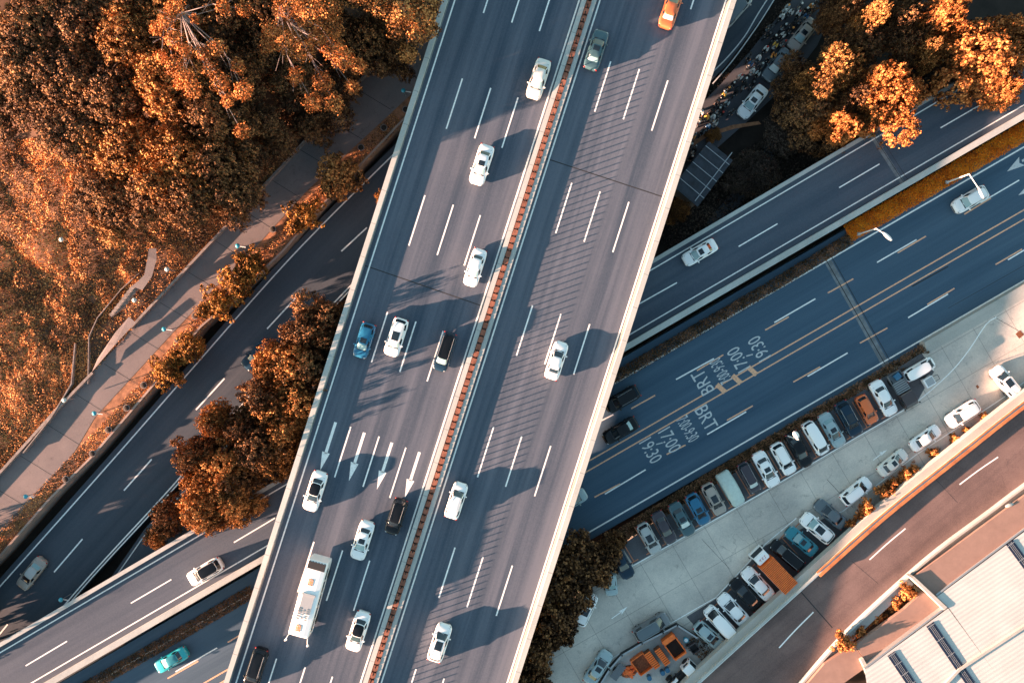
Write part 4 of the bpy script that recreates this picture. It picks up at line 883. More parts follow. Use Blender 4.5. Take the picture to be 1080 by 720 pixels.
def car_proto(kind):
    s = SPEC[kind]; L_, W_, H_ = s['L'], s['W'], s['H']; root = empty('car'); root.location = (0, 0, -520)
    # lower body
    wx = [-.5, -.49, -.46, -.40, -.30, -.1, .1, .30, .38, .43, .465, .488, .5]; ww = [.60, .76, .89, .965, 1, .99, .99, 1, .985, .93, .83, .68, .50]
    xs = [-.5, -.495, -.485, -.47, -.445, -.41, -.37, -.32, -.26, -.18, -.1, 0, .1, .18, .25, .31, .36, .40, .43, .455, .472, .486, .495, .5]
    body = MB(); M_ = []
    tx, tz = [p[0] for p in s['top']], [p[1] for p in s['top']]
    for x in xs:
        h = W_ / 2 * float(np.interp(x, wx, ww)); t_ = float(np.interp(x, tx, tz))
        M_.append([(x * L_, yy * h, z) for yy, z in ((.0, .22), (.86, .22), (.97, .34), (1.0, .55 * t_ + .05), (.995, t_ - .17), (.955, t_ - .06), (.86, t_ - .012), (.60, t_ + .012), (.30, t_ + .022), (0, t_ + .026))])
    vs = []; k = len(M_[0]); full = 2 * k - 2
    for row in M_: vs += row + [(x, -y, z) for x, y, z in row[-2:0:-1]]
    fs = []
    for i in range(len(xs) - 1):
        for j in range(full): fs.append((i * full + j, i * full + (j + 1) % full, (i + 1) * full + (j + 1) % full, (i + 1) * full + j))
    fs = [f[::-1] for f in fs]
    fs.append(tuple(range(full))); fs.append(tuple(reversed(range((len(xs) - 1) * full, len(xs) * full))))
    body.add(vs, fs)
    # greenhouse
    n = 64; (b0, b1), (r0, r1) = s['gb'], s['gr']; cb, ab, cr_, ar = (b0 + b1) / 2, (b1 - b0) / 2, (r0 + r1) / 2, (r1 - r0) / 2
    wb, wr, zb, zr = s['wb'] * W_ / 2 * 1.06, s['wr'] * W_ / 2 * 1.08, s['belt'] - .04, H_ - .07
    def gp(i, q, off=0.0):
        q2 = q; c = cb + (cr_ - cb) * q2; a = ab + (ar - ab) * q2; w2 = wb + (wr - wb) * (q2 ** 1.25)
        x, y, z = ring(c, a + off, w2 + off, 0, n)[i % n] if False else (c + (a + off) * sgnpow(math.cos(2 * math.pi * i / n), 2 / 4.5), (w2 + off) * sgnpow(math.sin(2 * math.pi * i / n), 2 / 4.5), 0)
        return (x, y, zb + (zr - zb) * q + off * .6)
    Q = [0, .25, .5, .75, 1.0]; vs = [gp(i, q) for q in Q for i in range(n)]; fs = []
    for a in range(len(Q) - 1):
        for i in range(n): fs.append((a * n + i, a * n + (i + 1) % n, (a + 1) * n + (i + 1) % n, (a + 1) * n + i))
    body.add(vs, fs)
    body.build('body', 'car_white', root, smooth=True, objlink=True)
    rf = MB(); vs = []; F = [1.0, .93, .8, .6, .35, .1]
    for f in F:
        z = zr + .075 * (1 - f ** 2.2); vs += [(cr_ + ar * f * sgnpow(math.cos(2 * math.pi * i / n), 2 / 4.5), wr * f * sgnpow(math.sin(2 * math.pi * i / n), 2 / 4.5), z) for i in range(n)]
    fs = []
    for a in range(len(F) - 1):
        for i in range(n): fs.append((a * n + i, a * n + (i + 1) % n, (a + 1) * n + (i + 1) % n, (a + 1) * n + i))
    fs.append(tuple(range((len(F) - 1) * n, len(F) * n))); rf.add(vs, fs); rf.build('roof', 'car_white', root, smooth=True, objlink=True)
    def glass(nm, i0, i1, q0, q1, mat='glass'):
        g = MB(); vs = []; qs = [q0 + (q1 - q0) * t_ for t_ in (0, .33, .66, 1)]; m = i1 - i0 + 1
        for q in qs: vs += [gp(i, q, .014) for i in range(i0, i1 + 1)]
        g.add(vs, [(a * m + i, a * m + i + 1, (a + 1) * m + i + 1, (a + 1) * m + i) for a in range(len(qs) - 1) for i in range(m - 1)])
        return g.build(nm, mat, root, smooth=True, objlink=True)
    glass('windshield', -6, 6, .06, .93); glass('rear_window', 26, 38, .10, .90)
    for a, b in ((9, 15), (17, 23)): glass('side_window', a, b, .12, .88)
    for a, b in ((41, 47), (49, 55)): glass('side_window', a, b, .12, .88)
    sr = MB(); gx0, gx1 = (r1 - .72, r1 - .12) if kind in ('sedan', 'hatch') else (r1 - 1.25, r1 - .18); gy = wr * .62; vs = []
    for iy in range(7):
        for ix in range(7):
            x = gx0 + (gx1 - gx0) * ix / 6; y = -gy + 2 * gy * iy / 6
            f = ((abs(x - cr_) / ar) ** 4.5 + (abs(y) / wr) ** 4.5) ** (1 / 4.5); vs.append((x, y, zr + .075 * (1 - f ** 2.2) + .012))
    sr.add(vs, [(a * 7 + b, a * 7 + b + 1, (a + 1) * 7 + b + 1, (a + 1) * 7 + b) for a in range(6) for b in range(6)]); sr.build('sunroof', 'glass', root, smooth=True)
    if kind in ('suv', 'mpv'):
        for sg in (-1, 1): MB().tube((r0 + .15, sg * wr * .93, zr + .09), (r1 - .1, sg * wr * .93, zr + .09), .022, n=6).build('roof_rail', 'galvanised', root)
    cw = MB(); hz = float(np.interp((b1 + .03) / L_, tx, tz)) + .034
    cw.box((b1 - .02, 0, hz - .02), (.13, wb * 1.55, .03)); cw.build('cowl', 'black_trim', root)
    gr = MB(); gr.box((L_ / 2 - .02, 0, .46), (.10, .62 * W_ * .75, .16)); gr.build('grille', 'black_trim', root)
    fz = float(np.interp(.445, tx, tz)); rz_ = float(np.interp(-.475, tx, tz))
    for sg in (-1, 1):
        MB().ell((L_ * .449, sg * W_ * .355, fz - .085), (.18, .12, .06), 10, 6, 0, -sg * .55).build('headlight', 'headlight', root, smooth=True)
        MB().ell((-L_ * .480, sg * W_ * .365, rz_ - .13), (.10, .18, .085), 10, 6, 0, sg * .45).build('taillight', 'taillight', root, smooth=True)
        m = MB(); m.ell((b1 - .42, sg * (W_ / 2 + .07), s['belt'] + .03), (.10, .13, .085), 10, 6); m.build('mirror', 'car_white', root, smooth=True, objlink=True)
    wr_ = .33
    for sx in (-.30, .30):
        for sg in (-1, 1):
            y = sg * (W_ / 2 - .12); wl_ = MB().tube((sx * L_, y - .11, wr_), (sx * L_, y + .11, wr_), wr_, n=14).build('wheel', 'tyre', root)
            MB().tube((sx * L_, y + sg * .105, wr_), (sx * L_, y + sg * .118, wr_), .2, n=10).build('rim', 'rim', wl_)
    # panel gaps: bonnet, boot and doors as thin dark seams
    sm = MB()
    def zt(x): return float(np.interp(x / L_, tx, tz)) + .027
    for sg in (-1, 1):
        for xa, xb in ((b1 + .06, L_ * .43),):
            sm.tube((xa, sg * W_ * .385, zt(xa) - .026), (xb, sg * W_ * .33, zt(xb) - .022), .012, n=4)
    xf = L_ * .43; sm.tube((xf, -W_ * .335, zt(xf) - .02), (xf, W_ * .335, zt(xf) - .02), .012, n=4)
    if kind == 'sedan': MB().tube((-1.80, -W_ * .36, zt(-1.8) - .02), (-1.80, W_ * .36, zt(-1.8) - .02), .013, n=4).build('boot_gap', 'black_trim', root)
    sm.build('panel_gap', 'black_trim', root)
    snapshot(root); return root
CARP = {k: [car_proto(k), False] for k in SPEC}
def ang_of(du, dv): return math.atan2(-dv, du)
def car(kind, u, v, z, ang, col, label, sunroof=False, roof=None, ws=None, rw=None, scale=1.0, group=None, cat='car', name=None):
    pr = CARP[kind]; H_ = SPEC[kind]['H']
    x, y, _ = P(u, v, z + H_ * .6)
    r, kids = copy_tree(pr[0]); r.name = name or 'car'
    r.location = (x, y, z); r.rotation_euler = (0, 0, ang); r.scale = (scale,) * 3
    tag(r, label, cat, group)
    for k in kids:
        nm = k.name.split('.')[0]
        if nm in ('body', 'mirror'): k.material_slots[0].material = MATS['car_' + col]
        elif nm == 'roof': k.material_slots[0].material = MATS[roof and ('car_' + roof if roof in ('black', 'white') else roof) or 'car_' + col]
        elif nm == 'windshield' and ws: k.material_slots[0].material = MATS[ws]
        elif nm == 'rear_window' and rw: k.material_slots[0].material = MATS[rw]
        elif nm == 'sunroof' and not sunroof: bpy.data.objects.remove(k)
    return r
DN = ang_of(-.3055, .952); UP = DN + math.pi
G1 = 'cars driving on the elevated highway'
Z = ZH
car('sedan', 568, 83, Z, DN, 'ivory', 'ivory sedan highest in the left carriageway, beside the median', ws='glass_pale', group=G1)
car('sedan', 508, 173.5, Z, DN, 'white', 'white sedan with a dark roof opening, next below the ivory one', True, ws='glass_pale', group=G1)
car('sedan', 501, 282, Z, DN, 'white', 'plain white sedan beside the median, right above the highway joint', ws='glass_pale', group=G1, scale=.94)
car('hatch', 384, 359, Z, DN, 'blue', 'bright blue hatchback, the only blue one on the highway', True, ws='glass_pale', group=G1)
car('suv', 417.5, 355.5, Z, DN, 'white', 'white SUV with a black sunroof beside the blue hatchback', True, ws='glass_pale', group=G1, scale=.97)
car('mpv', 469, 371, Z, DN, 'navy', 'dark navy people carrier near the median', roof='black', ws='glass_pale', group=G1, scale=.92)
car('sedan', 332, 518, Z, DN, 'white', 'white sedan with an all-black roof at the tip of the first lane arrow', roof='black', group=G1)
car('sedan', 382, 570, Z, DN, 'white', 'white sedan up the road from the white coach, one lane right', True, ws='glass_pale', group=G1, scale=.98)
car('suv', 417.5, 545, Z, DN, 'black', 'black SUV at the tip of the last lane arrow', roof='black', group=G1, scale=.92)
car('sedan', 377.5, 666, Z, DN, 'white', 'white sedan with a long black glass roof near the bottom of the left carriageway', roof='black', group=G1)
car('mpv', 269, 705, Z, DN, 'black', 'black people carrier cut by the bottom edge, beside the left parapet', group=G1, scale=.95)
car('sedan', 629, 52, Z, UP, 'tealgrey', 'dark teal sedan hugging the median at the top of the right carriageway', True, rw='glass_pale', group=G1)
car('sedan', 708, 8, Z, UP, 'taxi', 'orange taxi cut by the top edge', rw='glass_sheer', group=G1, cat='taxi')
car('sedan', 587, 380, Z, UP, 'white', 'white sedan casting a long shadow in the middle of the right carriageway', group=G1, scale=.95)
car('suv', 481, 528, Z, UP, 'white', 'white SUV hugging the median below the middle of the right carriageway', rw='glass_sheer', group=G1, scale=.92)
car('suv', 463.5, 678, Z, UP, 'white', 'lowest white car of the right carriageway, with a black sunroof', True, group=G1, scale=.97)
LD = math.radians(210); LU = math.radians(30)
car('sedan', 738.5, 266, ZR, LD, 'white', 'white sedan with a black sunroof on the slip road right of the highway', True, ws='glass_pale', scale=.95)
car('suv', 215.5, 603, ZR, LD, 'white', 'white SUV with a black roof on the slip road at the lower left', roof='black', scale=.98)
car('sedan', 32.5, 605, ZL, ang_of(-.62, .78), 'beige', 'silver-brown sedan alone in the dark part of the sunken road', roof='car_silver', ws='glass', rw='glass_pale', scale=.98)
car('sedan', 270, 374, ZL, ang_of(-.68, .73), 'navy', 'dark sedan half hidden by the roadside grove', scale=.95)
car('suv', 656.5, 421, ZB, LD, 'black', 'black SUV with roof rails emerging from under the highway, nearer the hedge', group='cars on the bus road')
car('sedan', 654.5, 454, ZB, LD, 'black', 'black sedan beside the black SUV on the bus road', rw='glass_pale', group='cars on the bus road', scale=1.0)
car('suv', 1024.5, 210, ZB, LD, 'white', 'white SUV under the bent lamp arm on the bus road', group='cars on the bus road', ws='glass_pale')
car('sedan', 180, 696, ZB, LD, 'turquoise', 'turquoise sedan on the bus road at the lower left', roof='car_teal', ws='glass_pale', group='cars on the bus road', scale=.95)
car('hatch', 603, 528, ZB, LU, 'bluesilver', 'pale car mostly hidden under the highway parapet', group='cars on the bus road')
car('van', 776, 10, ZL, ang_of(.66, -.75), 'silver', 'silver van in the dark road at the top, cut by the highway edge', roof='car_slate', scale=1.05)
S1 = ang_of(-.62, .78)
car('sedan', 847, 36, ZS, S1, 'beige', 'beige-orange sedan with a black sunroof, highest in the scooter street', True, ws='glass_pale', group='cars beside the scooters')
car('sedan', 820, 68, ZS, S1, 'slate', 'dark slate sedan between the two pale ones in the scooter street', ws='glass_sheer', group='cars beside the scooters')
car('sedan', 794, 107, ZS, S1, 'white', 'white sedan lowest in the scooter street', True, ws='glass_pale', group='cars beside the scooters')
# upper row of the car park
DR = ang_of(.5, .866); UPR = []
G2 = 'cars in the upper row of the car park'
row2 = [('sedan', 655, 592, 'navy', 'dark navy sedan at the left end of the upper row, beside the empty stall', {}),
 ('suv', 685, 568, 'silver', 'silver SUV with a big black sunroof, right of the empty stall', dict(sunroof=True, scale=.88)),
 ('sedan', 701, 556.5, 'plum', 'very dark sedan between the silver SUV and the teal sedan', dict(scale=.92)),
 ('sedan', 719.5, 547.5, 'tealgrey', 'dark teal sedan with a bright sunshade in the windscreen', dict(sunroof=True, ws='glass_sheer', scale=.95)),
 ('hatch', 736.5, 537, 'blue', 'blue hatchback with a dark sunroof in the upper row', dict(sunroof=True)),
 ('suv', 753.5, 526.5, 'beige', 'beige car with a black sunroof beside the covered car', dict(sunroof=True, scale=.9)),
 ('mpv', 791, 504, 'plum', 'dark plum car with a white sunshade right of the covered car', dict(ws='glass_sheer', scale=.82)),
 ('sedan', 808.5, 495, 'white', 'white sedan with a small dark sunroof, left of the white estate', dict(sunroof=True)),
 ('suv', 827, 484, 'white', 'white estate car with a dark windscreen and no sunroof, left of the black sedan', dict(scale=.92)),
 ('sedan', 843.5, 474, 'black', 'black sedan under the double lamp head', dict(scale=1.0)),
 ('van', 861.5, 462.5, 'white', 'long plain white van in the upper row', dict(scale=.93)),
 ('sedan', 878, 453.5, 'bluesilver', 'pale silver sedan with a black sunroof right of the long van', dict(sunroof=True, rw='glass_pale', scale=.97)),
 ('suv', 896, 441.5, 'navy', 'dark navy SUV beside the orange car', dict(sunroof=True)),
 ('hatch', 915, 432, 'orange', 'orange hatchback, the only orange one parked', dict(scale=.92)),
 ('sedan', 932.5, 420, 'white', 'white sedan between the orange hatchback and the dark pickup', dict(ws='glass'))]
for k, u, v, c, l_, kw in row2: car(k, u, v, ZP, DR + R.uniform(-.03, .03), c, l_, group=G2, **kw)
car('van', 971.5, 389.5, ZP, ang_of(.86, -.5), 'white', 'white minivan turned sideways at the right end of the upper row', scale=.86)
# lower row
UL = ang_of(-.68, -.73); G3 = 'cars in the lower row of the car park'
row3 = [('hatch', 748, 670, 'bluesilver', 'pale blue hatchback at the yard end of the lower row', dict(sunroof=True, a=ang_of(.68, .6))),
 ('van', 760.5, 657, 'white', 'white van in the lower row', dict(scale=.98)),
 ('sedan', 774, 643, 'white', 'white sedan between the white van and the black sedan', {}),
 ('sedan', 787, 627, 'black', 'black sedan between two white ones in the lower row', {}),
 ('sedan', 799.5, 615.5, 'white', 'white sedan parked next to the orange truck', {}),
 ('mpv', 831, 585.5, 'black', 'black people carrier right of the orange truck', dict(scale=.93, roof='black')),
 ('sedan', 846, 571, 'teal', 'teal sedan in the lower row', dict(sunroof=True, ws='glass_pale', scale=.95)),
 ('suv', 862.5, 557, 'white', 'white SUV with a large black sunroof beside the teal sedan', dict(sunroof=True, ws='glass_pale')),
 ('sedan', 876.5, 542, 'slate', 'slate grey sedan at the right end of the lower row', dict(scale=.95))]
for k, u, v, c, l_, kw in row3:
    kw = dict(kw); a = kw.pop('a', UL + (.12 if u > 815 else 0)); car(k, u, v, ZP, a, c, l_, group=G3, **kw)
G4 = 'cars parked alongside the viaduct verge'
car('suv', 904, 518, ZP, ang_of(.78, -.62), 'white', 'white SUV parked alongside, directly above the round orange shrub', group=G4, scale=.93)
car('sedan', 942.5, 488, ZP, ang_of(.78, -.62), 'ivory', 'off-white sedan with a black sunroof parked alongside the verge', True, group=G4, scale=.9)
car('sedan', 977, 462, ZP, ang_of(.82, -.57), 'white', 'white sedan between the off-white sedan and the wide white SUV', group=G4, scale=.9)
car('suv', 1016.5, 436.5, ZP, ang_of(-.84, .54), 'white', 'wide white SUV facing down the verge line', group=G4, scale=.97)
car('suv', 1062, 402.5, ZP, ang_of(-.62, -.78), 'white', 'white SUV with a black sunroof parked slantwise in the sunlit corner', True, scale=.95)
# around the dark trees
car('hatch', 644, 613, ZP, ang_of(.12, .99), 'bluesilver', 'pale hatchback half under the dark trees', scale=.9, ws='glass_pale')
car('suv', 618, 643, ZP, ang_of(.42, -.9), 'white', 'white car with a big black sunroof poking out of the dark trees', True, scale=.93)
car('sedan', 631, 704, ZP, ang_of(.55, -.83), 'bluesilver', 'pale silver sedan cut by the bottom edge beside the yard', True, scale=1.0)
car('mpv', 687.5, 661.5, ZP, ang_of(.86, -.5), 'grey', 'grey van parked alongside the yard fence', roof='car_slate', scale=.97, cat='van')
for k, (r_, _) in CARP.items():
    for c in [q for q in bpy.data.objects if q.parent == r_]:
        for g in [q for q in bpy.data.objects if q.parent == c]: bpy.data.objects.remove(g)
        bpy.data.objects.remove(c)
    bpy.data.objects.remove(r_)

# covered car
def on(u, v, z, a, name, label, cat, group=None):
    x, y, _ = P(u, v, z + .8); return empty(name, (x, y, z), a, label, cat, group)
cc = on(771.5, 515.5, ZP, DR, 'covered_car', 'car under a pale green-white dust cover', 'car')
mb = MB(); vs = []; n = 40; X = [-2.3, -2.25, -2.05, -1.6, -1.1, -.4, .4, .95, 1.5, 1.95, 2.2, 2.3]; HH = [.5, .8, .98, 1.12, 1.38, 1.48, 1.42, 1.15, .98, .86, .72, .45]; WW = [.62, .8, .9, .95, .96, .96, .95, .94, .92, .86, .74, .55]
for x, h, w_ in zip(X, HH, WW):
    for j in range(n):
        t_ = math.pi * j / (n - 1); c_, s_ = math.cos(t_), math.sin(t_)
        vs.append((x + .02 * math.sin(j * 1.7), w_ * sgnpow(c_, .62) * (1 + .015 * math.sin(j * 2.3 + x * 3)), .08 + (h - .08) * abs(s_) ** .55 + .012 * math.sin(j * 1.3 + x * 6)))
mb.add(vs, [(i * n + j, i * n + j + 1, (i + 1) * n + j + 1, (i + 1) * n + j) for i in range(len(X) - 1) for j in range(n - 1)] + [tuple(range(n)), tuple(range((len(X) - 1) * n, len(X) * n))[::-1]])
simple('cover_cloth', (.50, .60, .56), .8, var=.1, vscale=3); mb.build('dust_cover', 'cover_cloth', cc, smooth=True)
for sx in (-1.4, 1.4):
    for sg in (-1, 1): MB().tube((sx, sg * .85 - .1, .32), (sx, sg * .85 + .1, .32), .32, n=12).build('wheel', 'tyre', cc)

def truck_base(root, L_, W_, z0=.55):
    MB().box((0, 0, z0), (L_ - .3, .8, .25)).build('chassis', 'dark_metal', root)
    for sx in (-L_ * .30, L_ * .32):
        for sg in (-1, 1):
            MB().tube((sx, sg * (W_ / 2 - .28), .45), (sx, sg * (W_ / 2 - .02), .45), .45, n=14).build('wheel', 'tyre', root)
def cab(root, x0, x1, W_, H_, mat, z0=.45):
    L_ = x1 - x0; m = MB(); vs = []
    prof = [(x0, z0), (x0, H_ - .08), (x0 + .08, H_), (x1 - .55, H_), (x1 - .35, H_ - .1), (x1 - .05, H_ * .58), (x1, H_ * .5), (x1, z0)]
    for sg in (-1, 1): vs += [(x, sg * (W_ / 2 - (.08 if z > H_ * .6 else 0)), z) for x, z in prof]
    k = len(prof); m.add(vs, [tuple(range(k)), tuple(range(k, 2 * k))[::-1]] + [(i, k + i, k + (i + 1) % k, (i + 1) % k) for i in range(k)])
    c = m.build('cab', mat, root)
    MB().add([(x1 - .33, -W_ / 2 + .16, H_ - .1), (x1 - .33, W_ / 2 - .16, H_ - .1), (x1 - .04, W_ / 2 - .12, H_ * .6), (x1 - .04, -W_ / 2 + .12, H_ * .6)], [(0, 3, 2, 1)]).build('windshield', 'glass', c)
    for sg in (-1, 1):
        MB().box((x0 + L_ * .45, sg * (W_ / 2 - .035), H_ * .74), (L_ * .45, .05, H_ * .24)).build('side_window', 'glass', c)
        MB().box((x1 - .1, sg * (W_ / 2 + .16), H_ * .68), (.14, .12, .3)).build('mirror', 'black_trim', c)
    return c
# orange truck
t = on(814, 599.5, ZP, ang_of(-.69, -.72), 'cargo_truck', 'light truck with a white cab and a ribbed orange cargo body', 'truck')
truck_base(t, 6.2, 2.1); c_ = cab(t, 1.75, 3.2, 1.9, 2.0, 'car_white')
b_ = MB().box((2.25, 0, 2.08), (1.0, 1.55, .14)).build('wind_deflector', 'car_white', t)
mb = MB()
for k, (x, y) in enumerate(((2.1, -.38), (2.1, -.02), (2.1, .34))):
    mb.box((x + .05, y, 2.158), (.30, .04, .012)); mb.box((x - .08 + .1 * k, y + .06, 2.158), (.04, .2, .012)); mb.box((x + .2, y - .03, 2.158), (.04, .22, .012))
simple('red_print', (.55, .05, .03), .6); mb.build('lettering', 'red_print', b_)
mb = MB(); mb.box((-.65, 0, 1.55), (4.3, 2.12, 1.9))
for i in range(21): mb.box((-2.70 + i * .205, 0, 2.515), (.12, 2.08, .06))
mb.build('cargo_body', 'orange_steel', t); MB().box((-.65, 0, 2.503), (4.26, 2.08, .012)).build('roof_sheet', 'rust', t)
MB().box((-.65, 1.075, 1.55), (4.2, .03, .3)).build('side_rail', 'galvanised', t)
# brown pickup
t = on(952, 411.5, ZP, DR, 'pickup_truck', 'dark grey-brown pickup with blue goods in its bed', 'truck')
truck_base(t, 4.9, 1.8, .5); cab(t, .3, 2.35, 1.75, 1.5, 'car_brown')
mb = MB(); mb.box((-1.15, 0, .68), (2.6, 1.7, .08))
for sg in (-1, 1): mb.box((-1.15, sg * .85, .9), (2.6, .06, .42))
mb.box((-2.42, 0, .9), (.06, 1.7, .42)); mb.box((.12, 0, .9), (.06, 1.7, .42)); mb.build('cargo_bed', 'car_grey', t)
mb = MB()
for i in range(6): mb.box((.1 - .27 * i, 0, 1.16), (.1, 1.66, .06))
mb.build('bed_slats', 'galvanised', t)
o = MB().box((-1.9, .2, 1.0), (.75, .8, .5), .2).ell((-1.9, .2, 1.22), (.4, .42, .12), 10, 5).build('tarp_bundle', 'blue_plastic', t)
# small white cart
t = on(979.5, 402.5, ZP, ang_of(.86, -.5), 'utility_cart', 'small white box cart beside the sideways minivan', 'cart')
MB().box((0, 0, .7), (1.25, 1.15, .75)).build('box', 'car_white', t); MB().box((0.05, 0, 1.085), (1.0, .9, .02)).build('lid', 'headlight', t)
MB().tube((.6, .35, .9), (1.3, .3, 1.0), .03).tube((.6, -.35, .9), (1.3, -.3, 1.0), .03).tube((1.3, .3, 1.0), (1.3, -.3, 1.0), .03).build('handle', 'dark_metal', t)
for sg in (-1, 1): MB().tube((0, sg * .6 - .05, .25), (0, sg * .6 + .05, .25), .25, n=10).build('wheel', 'tyre', t)

# white coach
cx, cy, _ = P(325.5, 630.5, ZH + 2.6)
b = empty('coach', (cx, cy, ZH), ang_of(-.262, .965), 'white coach with orange roof emblems, a dark rear panel and long front mirrors', 'bus')
L_, W_, H_ = 8.9, 2.35, 3.1
mb = MB(); vs = []; xs_ = [-4.45, -4.40, -4.2, 0, 4.1, 4.32, 4.42, 4.45]; ws_ = [.90, .97, 1, 1, 1, .96, .88, .78]; hs_ = [2.85, 2.98, 3.05, 3.08, 3.06, 2.98, 2.75, 2.3]
for x, w_, h in zip(xs_, ws_, hs_):
    y = W_ / 2 * w_; prof = [(0, .35), (.95, .35), (1, .6), (1, h - .35), (.975, h - .12), (.90, h - .03), (.5, h + .03), (0, h + .045)]
    r_ = [(x, q * y, z) for q, z in prof]; vs += r_ + [(a, -b__, c) for a, b__, c in r_[-2:0:-1]]
k = 14
mb.add(vs, [((i * k + j), (i + 1) * k + j, (i + 1) * k + (j + 1) % k, i * k + (j + 1) % k) for i in range(len(xs_) - 1) for j in range(k)] + [tuple(range(k)), tuple(range(7 * k, 8 * k))[::-1]])
mb.build('body', 'car_white', b, smooth=False)
MB().box((-3.85, 0, 3.09), (.82, 2.0, .10)).build('rear_grille', 'black_trim', b)
mb = MB()
for i in range(6): mb.box((-4.3, -.85 + i * .34, 3.04), (.10, .2, .08))
mb.build('roof_lamps', 'headlight', b)
MB().box((-.55, 0, 3.17), (.22, 1.55, .12)).box((.55, 0, 3.13), (2.1, 1.35, .05)).build('air_conditioner', 'headlight', b)
simple('emblem_orange', (.62, .30, .12), .6); simple('print_grey', (.20, .24, .25), .6)
for x in (-1.95, 3.35):
    mb = MB(); z = 3.135
    mb.box((x, .05, z), (.72, .10, .014)); mb.box((x, -.38, z), (.72, .10, .014)); mb.box((x - .32, -.16, z), (.10, .5, .014)); mb.box((x + .3, -.16, z), (.10, .5, .014)); mb.box((x, -.16, z), (.45, .09, .014)); mb.tube((x, -.16, z - .005), (x, -.16, z + .01), .15, n=12)
    mb.build('emblem', 'emblem_orange', b)
mb = MB()
for i in range(5): 
    mb.box((1.15 + i * .28, -.55, 3.175), (.17, .34, .014)); mb.box((1.15 + i * .28, -.55, 3.182), (.05, .40, .010))
for i in range(3): mb.tube((1.3 + i * .42, -.08, 3.15), (1.3 + i * .42, -.08, 3.18), .11, n=10)
for i in range(6): mb.box((1.1 + i * .24, .38, 3.172), (.12, .28, .012))
mb.build('roof_lettering', 'print_grey', b)
MB().add([(4.33, -.98, 2.86), (4.33, .98, 2.86), (4.475, .9, 1.6), (4.475, -.9, 1.6)], [(0, 3, 2, 1)]).build('windshield', 'glass_pale', b)
for sg in (-1, 1):
    for i in range(5): MB().box((-3.0 + i * 1.5, sg * 1.172, 2.1), (1.3, .04, .8)).build('side_window', 'glass', b)
    MB().tube((4.3, sg * 1.05, 2.7), (5.15, sg * 1.28, 2.75), .04).ell((5.25, sg * 1.30, 2.5), (.12, .15, .32), 10, 6).build('mirror', 'car_white', b, smooth=True)
for sx in (-2.6, 2.8):
    for sg in (-1, 1): MB().tube((sx, sg * 1.12 - .14, .48), (sx, sg * 1.12 + .14, .48), .48, n=14).build('wheel', 'tyre', b)
MB().box((0, -1.185, 1.0), (8.2, .03, .55)).build('side_stripe', 'emblem_orange', b)

# ------------------------------------------------------------------ yard of machinery
YA_ = ang_of(.59, .81)
def yard(u, v, a, name, label, cat): return on(u, v, ZP, a, name, label, cat)
def open_bin(root, L_, W_, h, mat, inside):
    mb = MB(); t_ = .09
    mb.box((0, 0, .3), (L_, W_, .12))
    for sg in (-1, 1): mb.box((0, sg * (W_ / 2 - t_ / 2), .36 + h / 2), (L_, t_, h)); mb.box((sg * (L_ / 2 - t_ / 2), 0, .36 + h / 2), (t_, W_ - 2 * t_ - .004, h))
    for i in range(5): 
        for sg in (-1, 1): mb.box((-L_ / 2 + .3 + i * (L_ - .6) / 4, sg * (W_ / 2 + .04), .36 + h / 2), (.08, .07, h))
    mb.build('bin_shell', mat, root); MB().box((0, 0, .46), (L_ - .2, W_ - .2, .16)).build('bin_floor', inside, root)
t = yard(710.5, 681, YA_, 'waste_skip', 'orange open skip with a dark floor, nearest the grey van', 'skip'); open_bin(t, 2.9, 1.75, .9, 'orange_steel', 'soil')
MB().box((-1.15, 0, 1.32), (.6, 1.7, .08)).build('front_lid', 'orange_steel', t); MB().box((1.32, 0, 1.3), (.2, 1.7, .1)).build('rear_lip', 'orange_steel', t)
t = yard(676.5, 699.5, YA_, 'waste_skip', 'orange open skip with a rusty floor, left of the ribbed containers', 'skip'); open_bin(t, 2.2, 1.9, .8, 'orange_steel', 'rust')
for q, (u, v, l_) in enumerate(((698, 691, 'ribbed orange container next to the dark-floored skip'), (687.5, 694.5, 'ribbed orange container next to the rusty-floored skip'))):
    t = yard(u, v, YA_, 'ribbed_container', l_, 'container')
    MB().box((0, 0, .75), (2.3, .78, .9)).build('box', 'rust', t)
    mb = MB()
    for i in range(9): mb.box((-1.04 + i * .26, 0, 1.26), (.16, .80, .12))
    mb.build('ribs', 'orange_steel', t)
    for sg in (-1, 1): MB().box((sg * .9, 0, .16), (.12, .7, .3)).build('foot', 'dark_metal', t)
t = yard(664, 710, .3, 'scrap_heap', 'low heap of rusty orange scrap at the bottom of the yard', 'scrap'); mb = MB()
for i in range(26):
    a = R.uniform(0, 6.28); d = R.uniform(0, .95); mb.box((math.cos(a) * d, math.sin(a) * d * .7, .15 + (1 - d) * .5 * R.random()), (R.uniform(.3, .9), R.uniform(.1, .4), R.uniform(.05, .2)), R.uniform(0, 3))
mb.build('scrap_pieces', 'orange_steel', t); MB().ell((0, 0, 0), (1.1, .8, .35), 12, 6).build('scrap_core', 'rust', t)
t = yard(652, 709, ang_of(.6, -.8), 'flat_trailer', 'grey flat trailer lying at the lower left of the yard', 'trailer')
mb = MB(); mb.box((0, 0, .5), (2.1, 1.0, .1))
for i in range(6): mb.box((-.9 + i * .36, 0, .58), (.06, .98, .07))
mb.build('deck', 'car_grey', t)
for sg in (-1, 1): MB().tube((0, sg * .52 - .06, .28), (0, sg * .52 + .06, .28), .28, n=10).build('wheel', 'tyre', t)
t = yard(732, 683, YA_, 'dark_tank', 'square open tank with a black inside and a brown rim', 'tank'); mb = MB()
for sg in (-1, 1): mb.box((0, sg * .52, .5), (1.15, .1, 1.0)); mb.box((sg * .53, 0, .5), (.1, .94, 1.0))
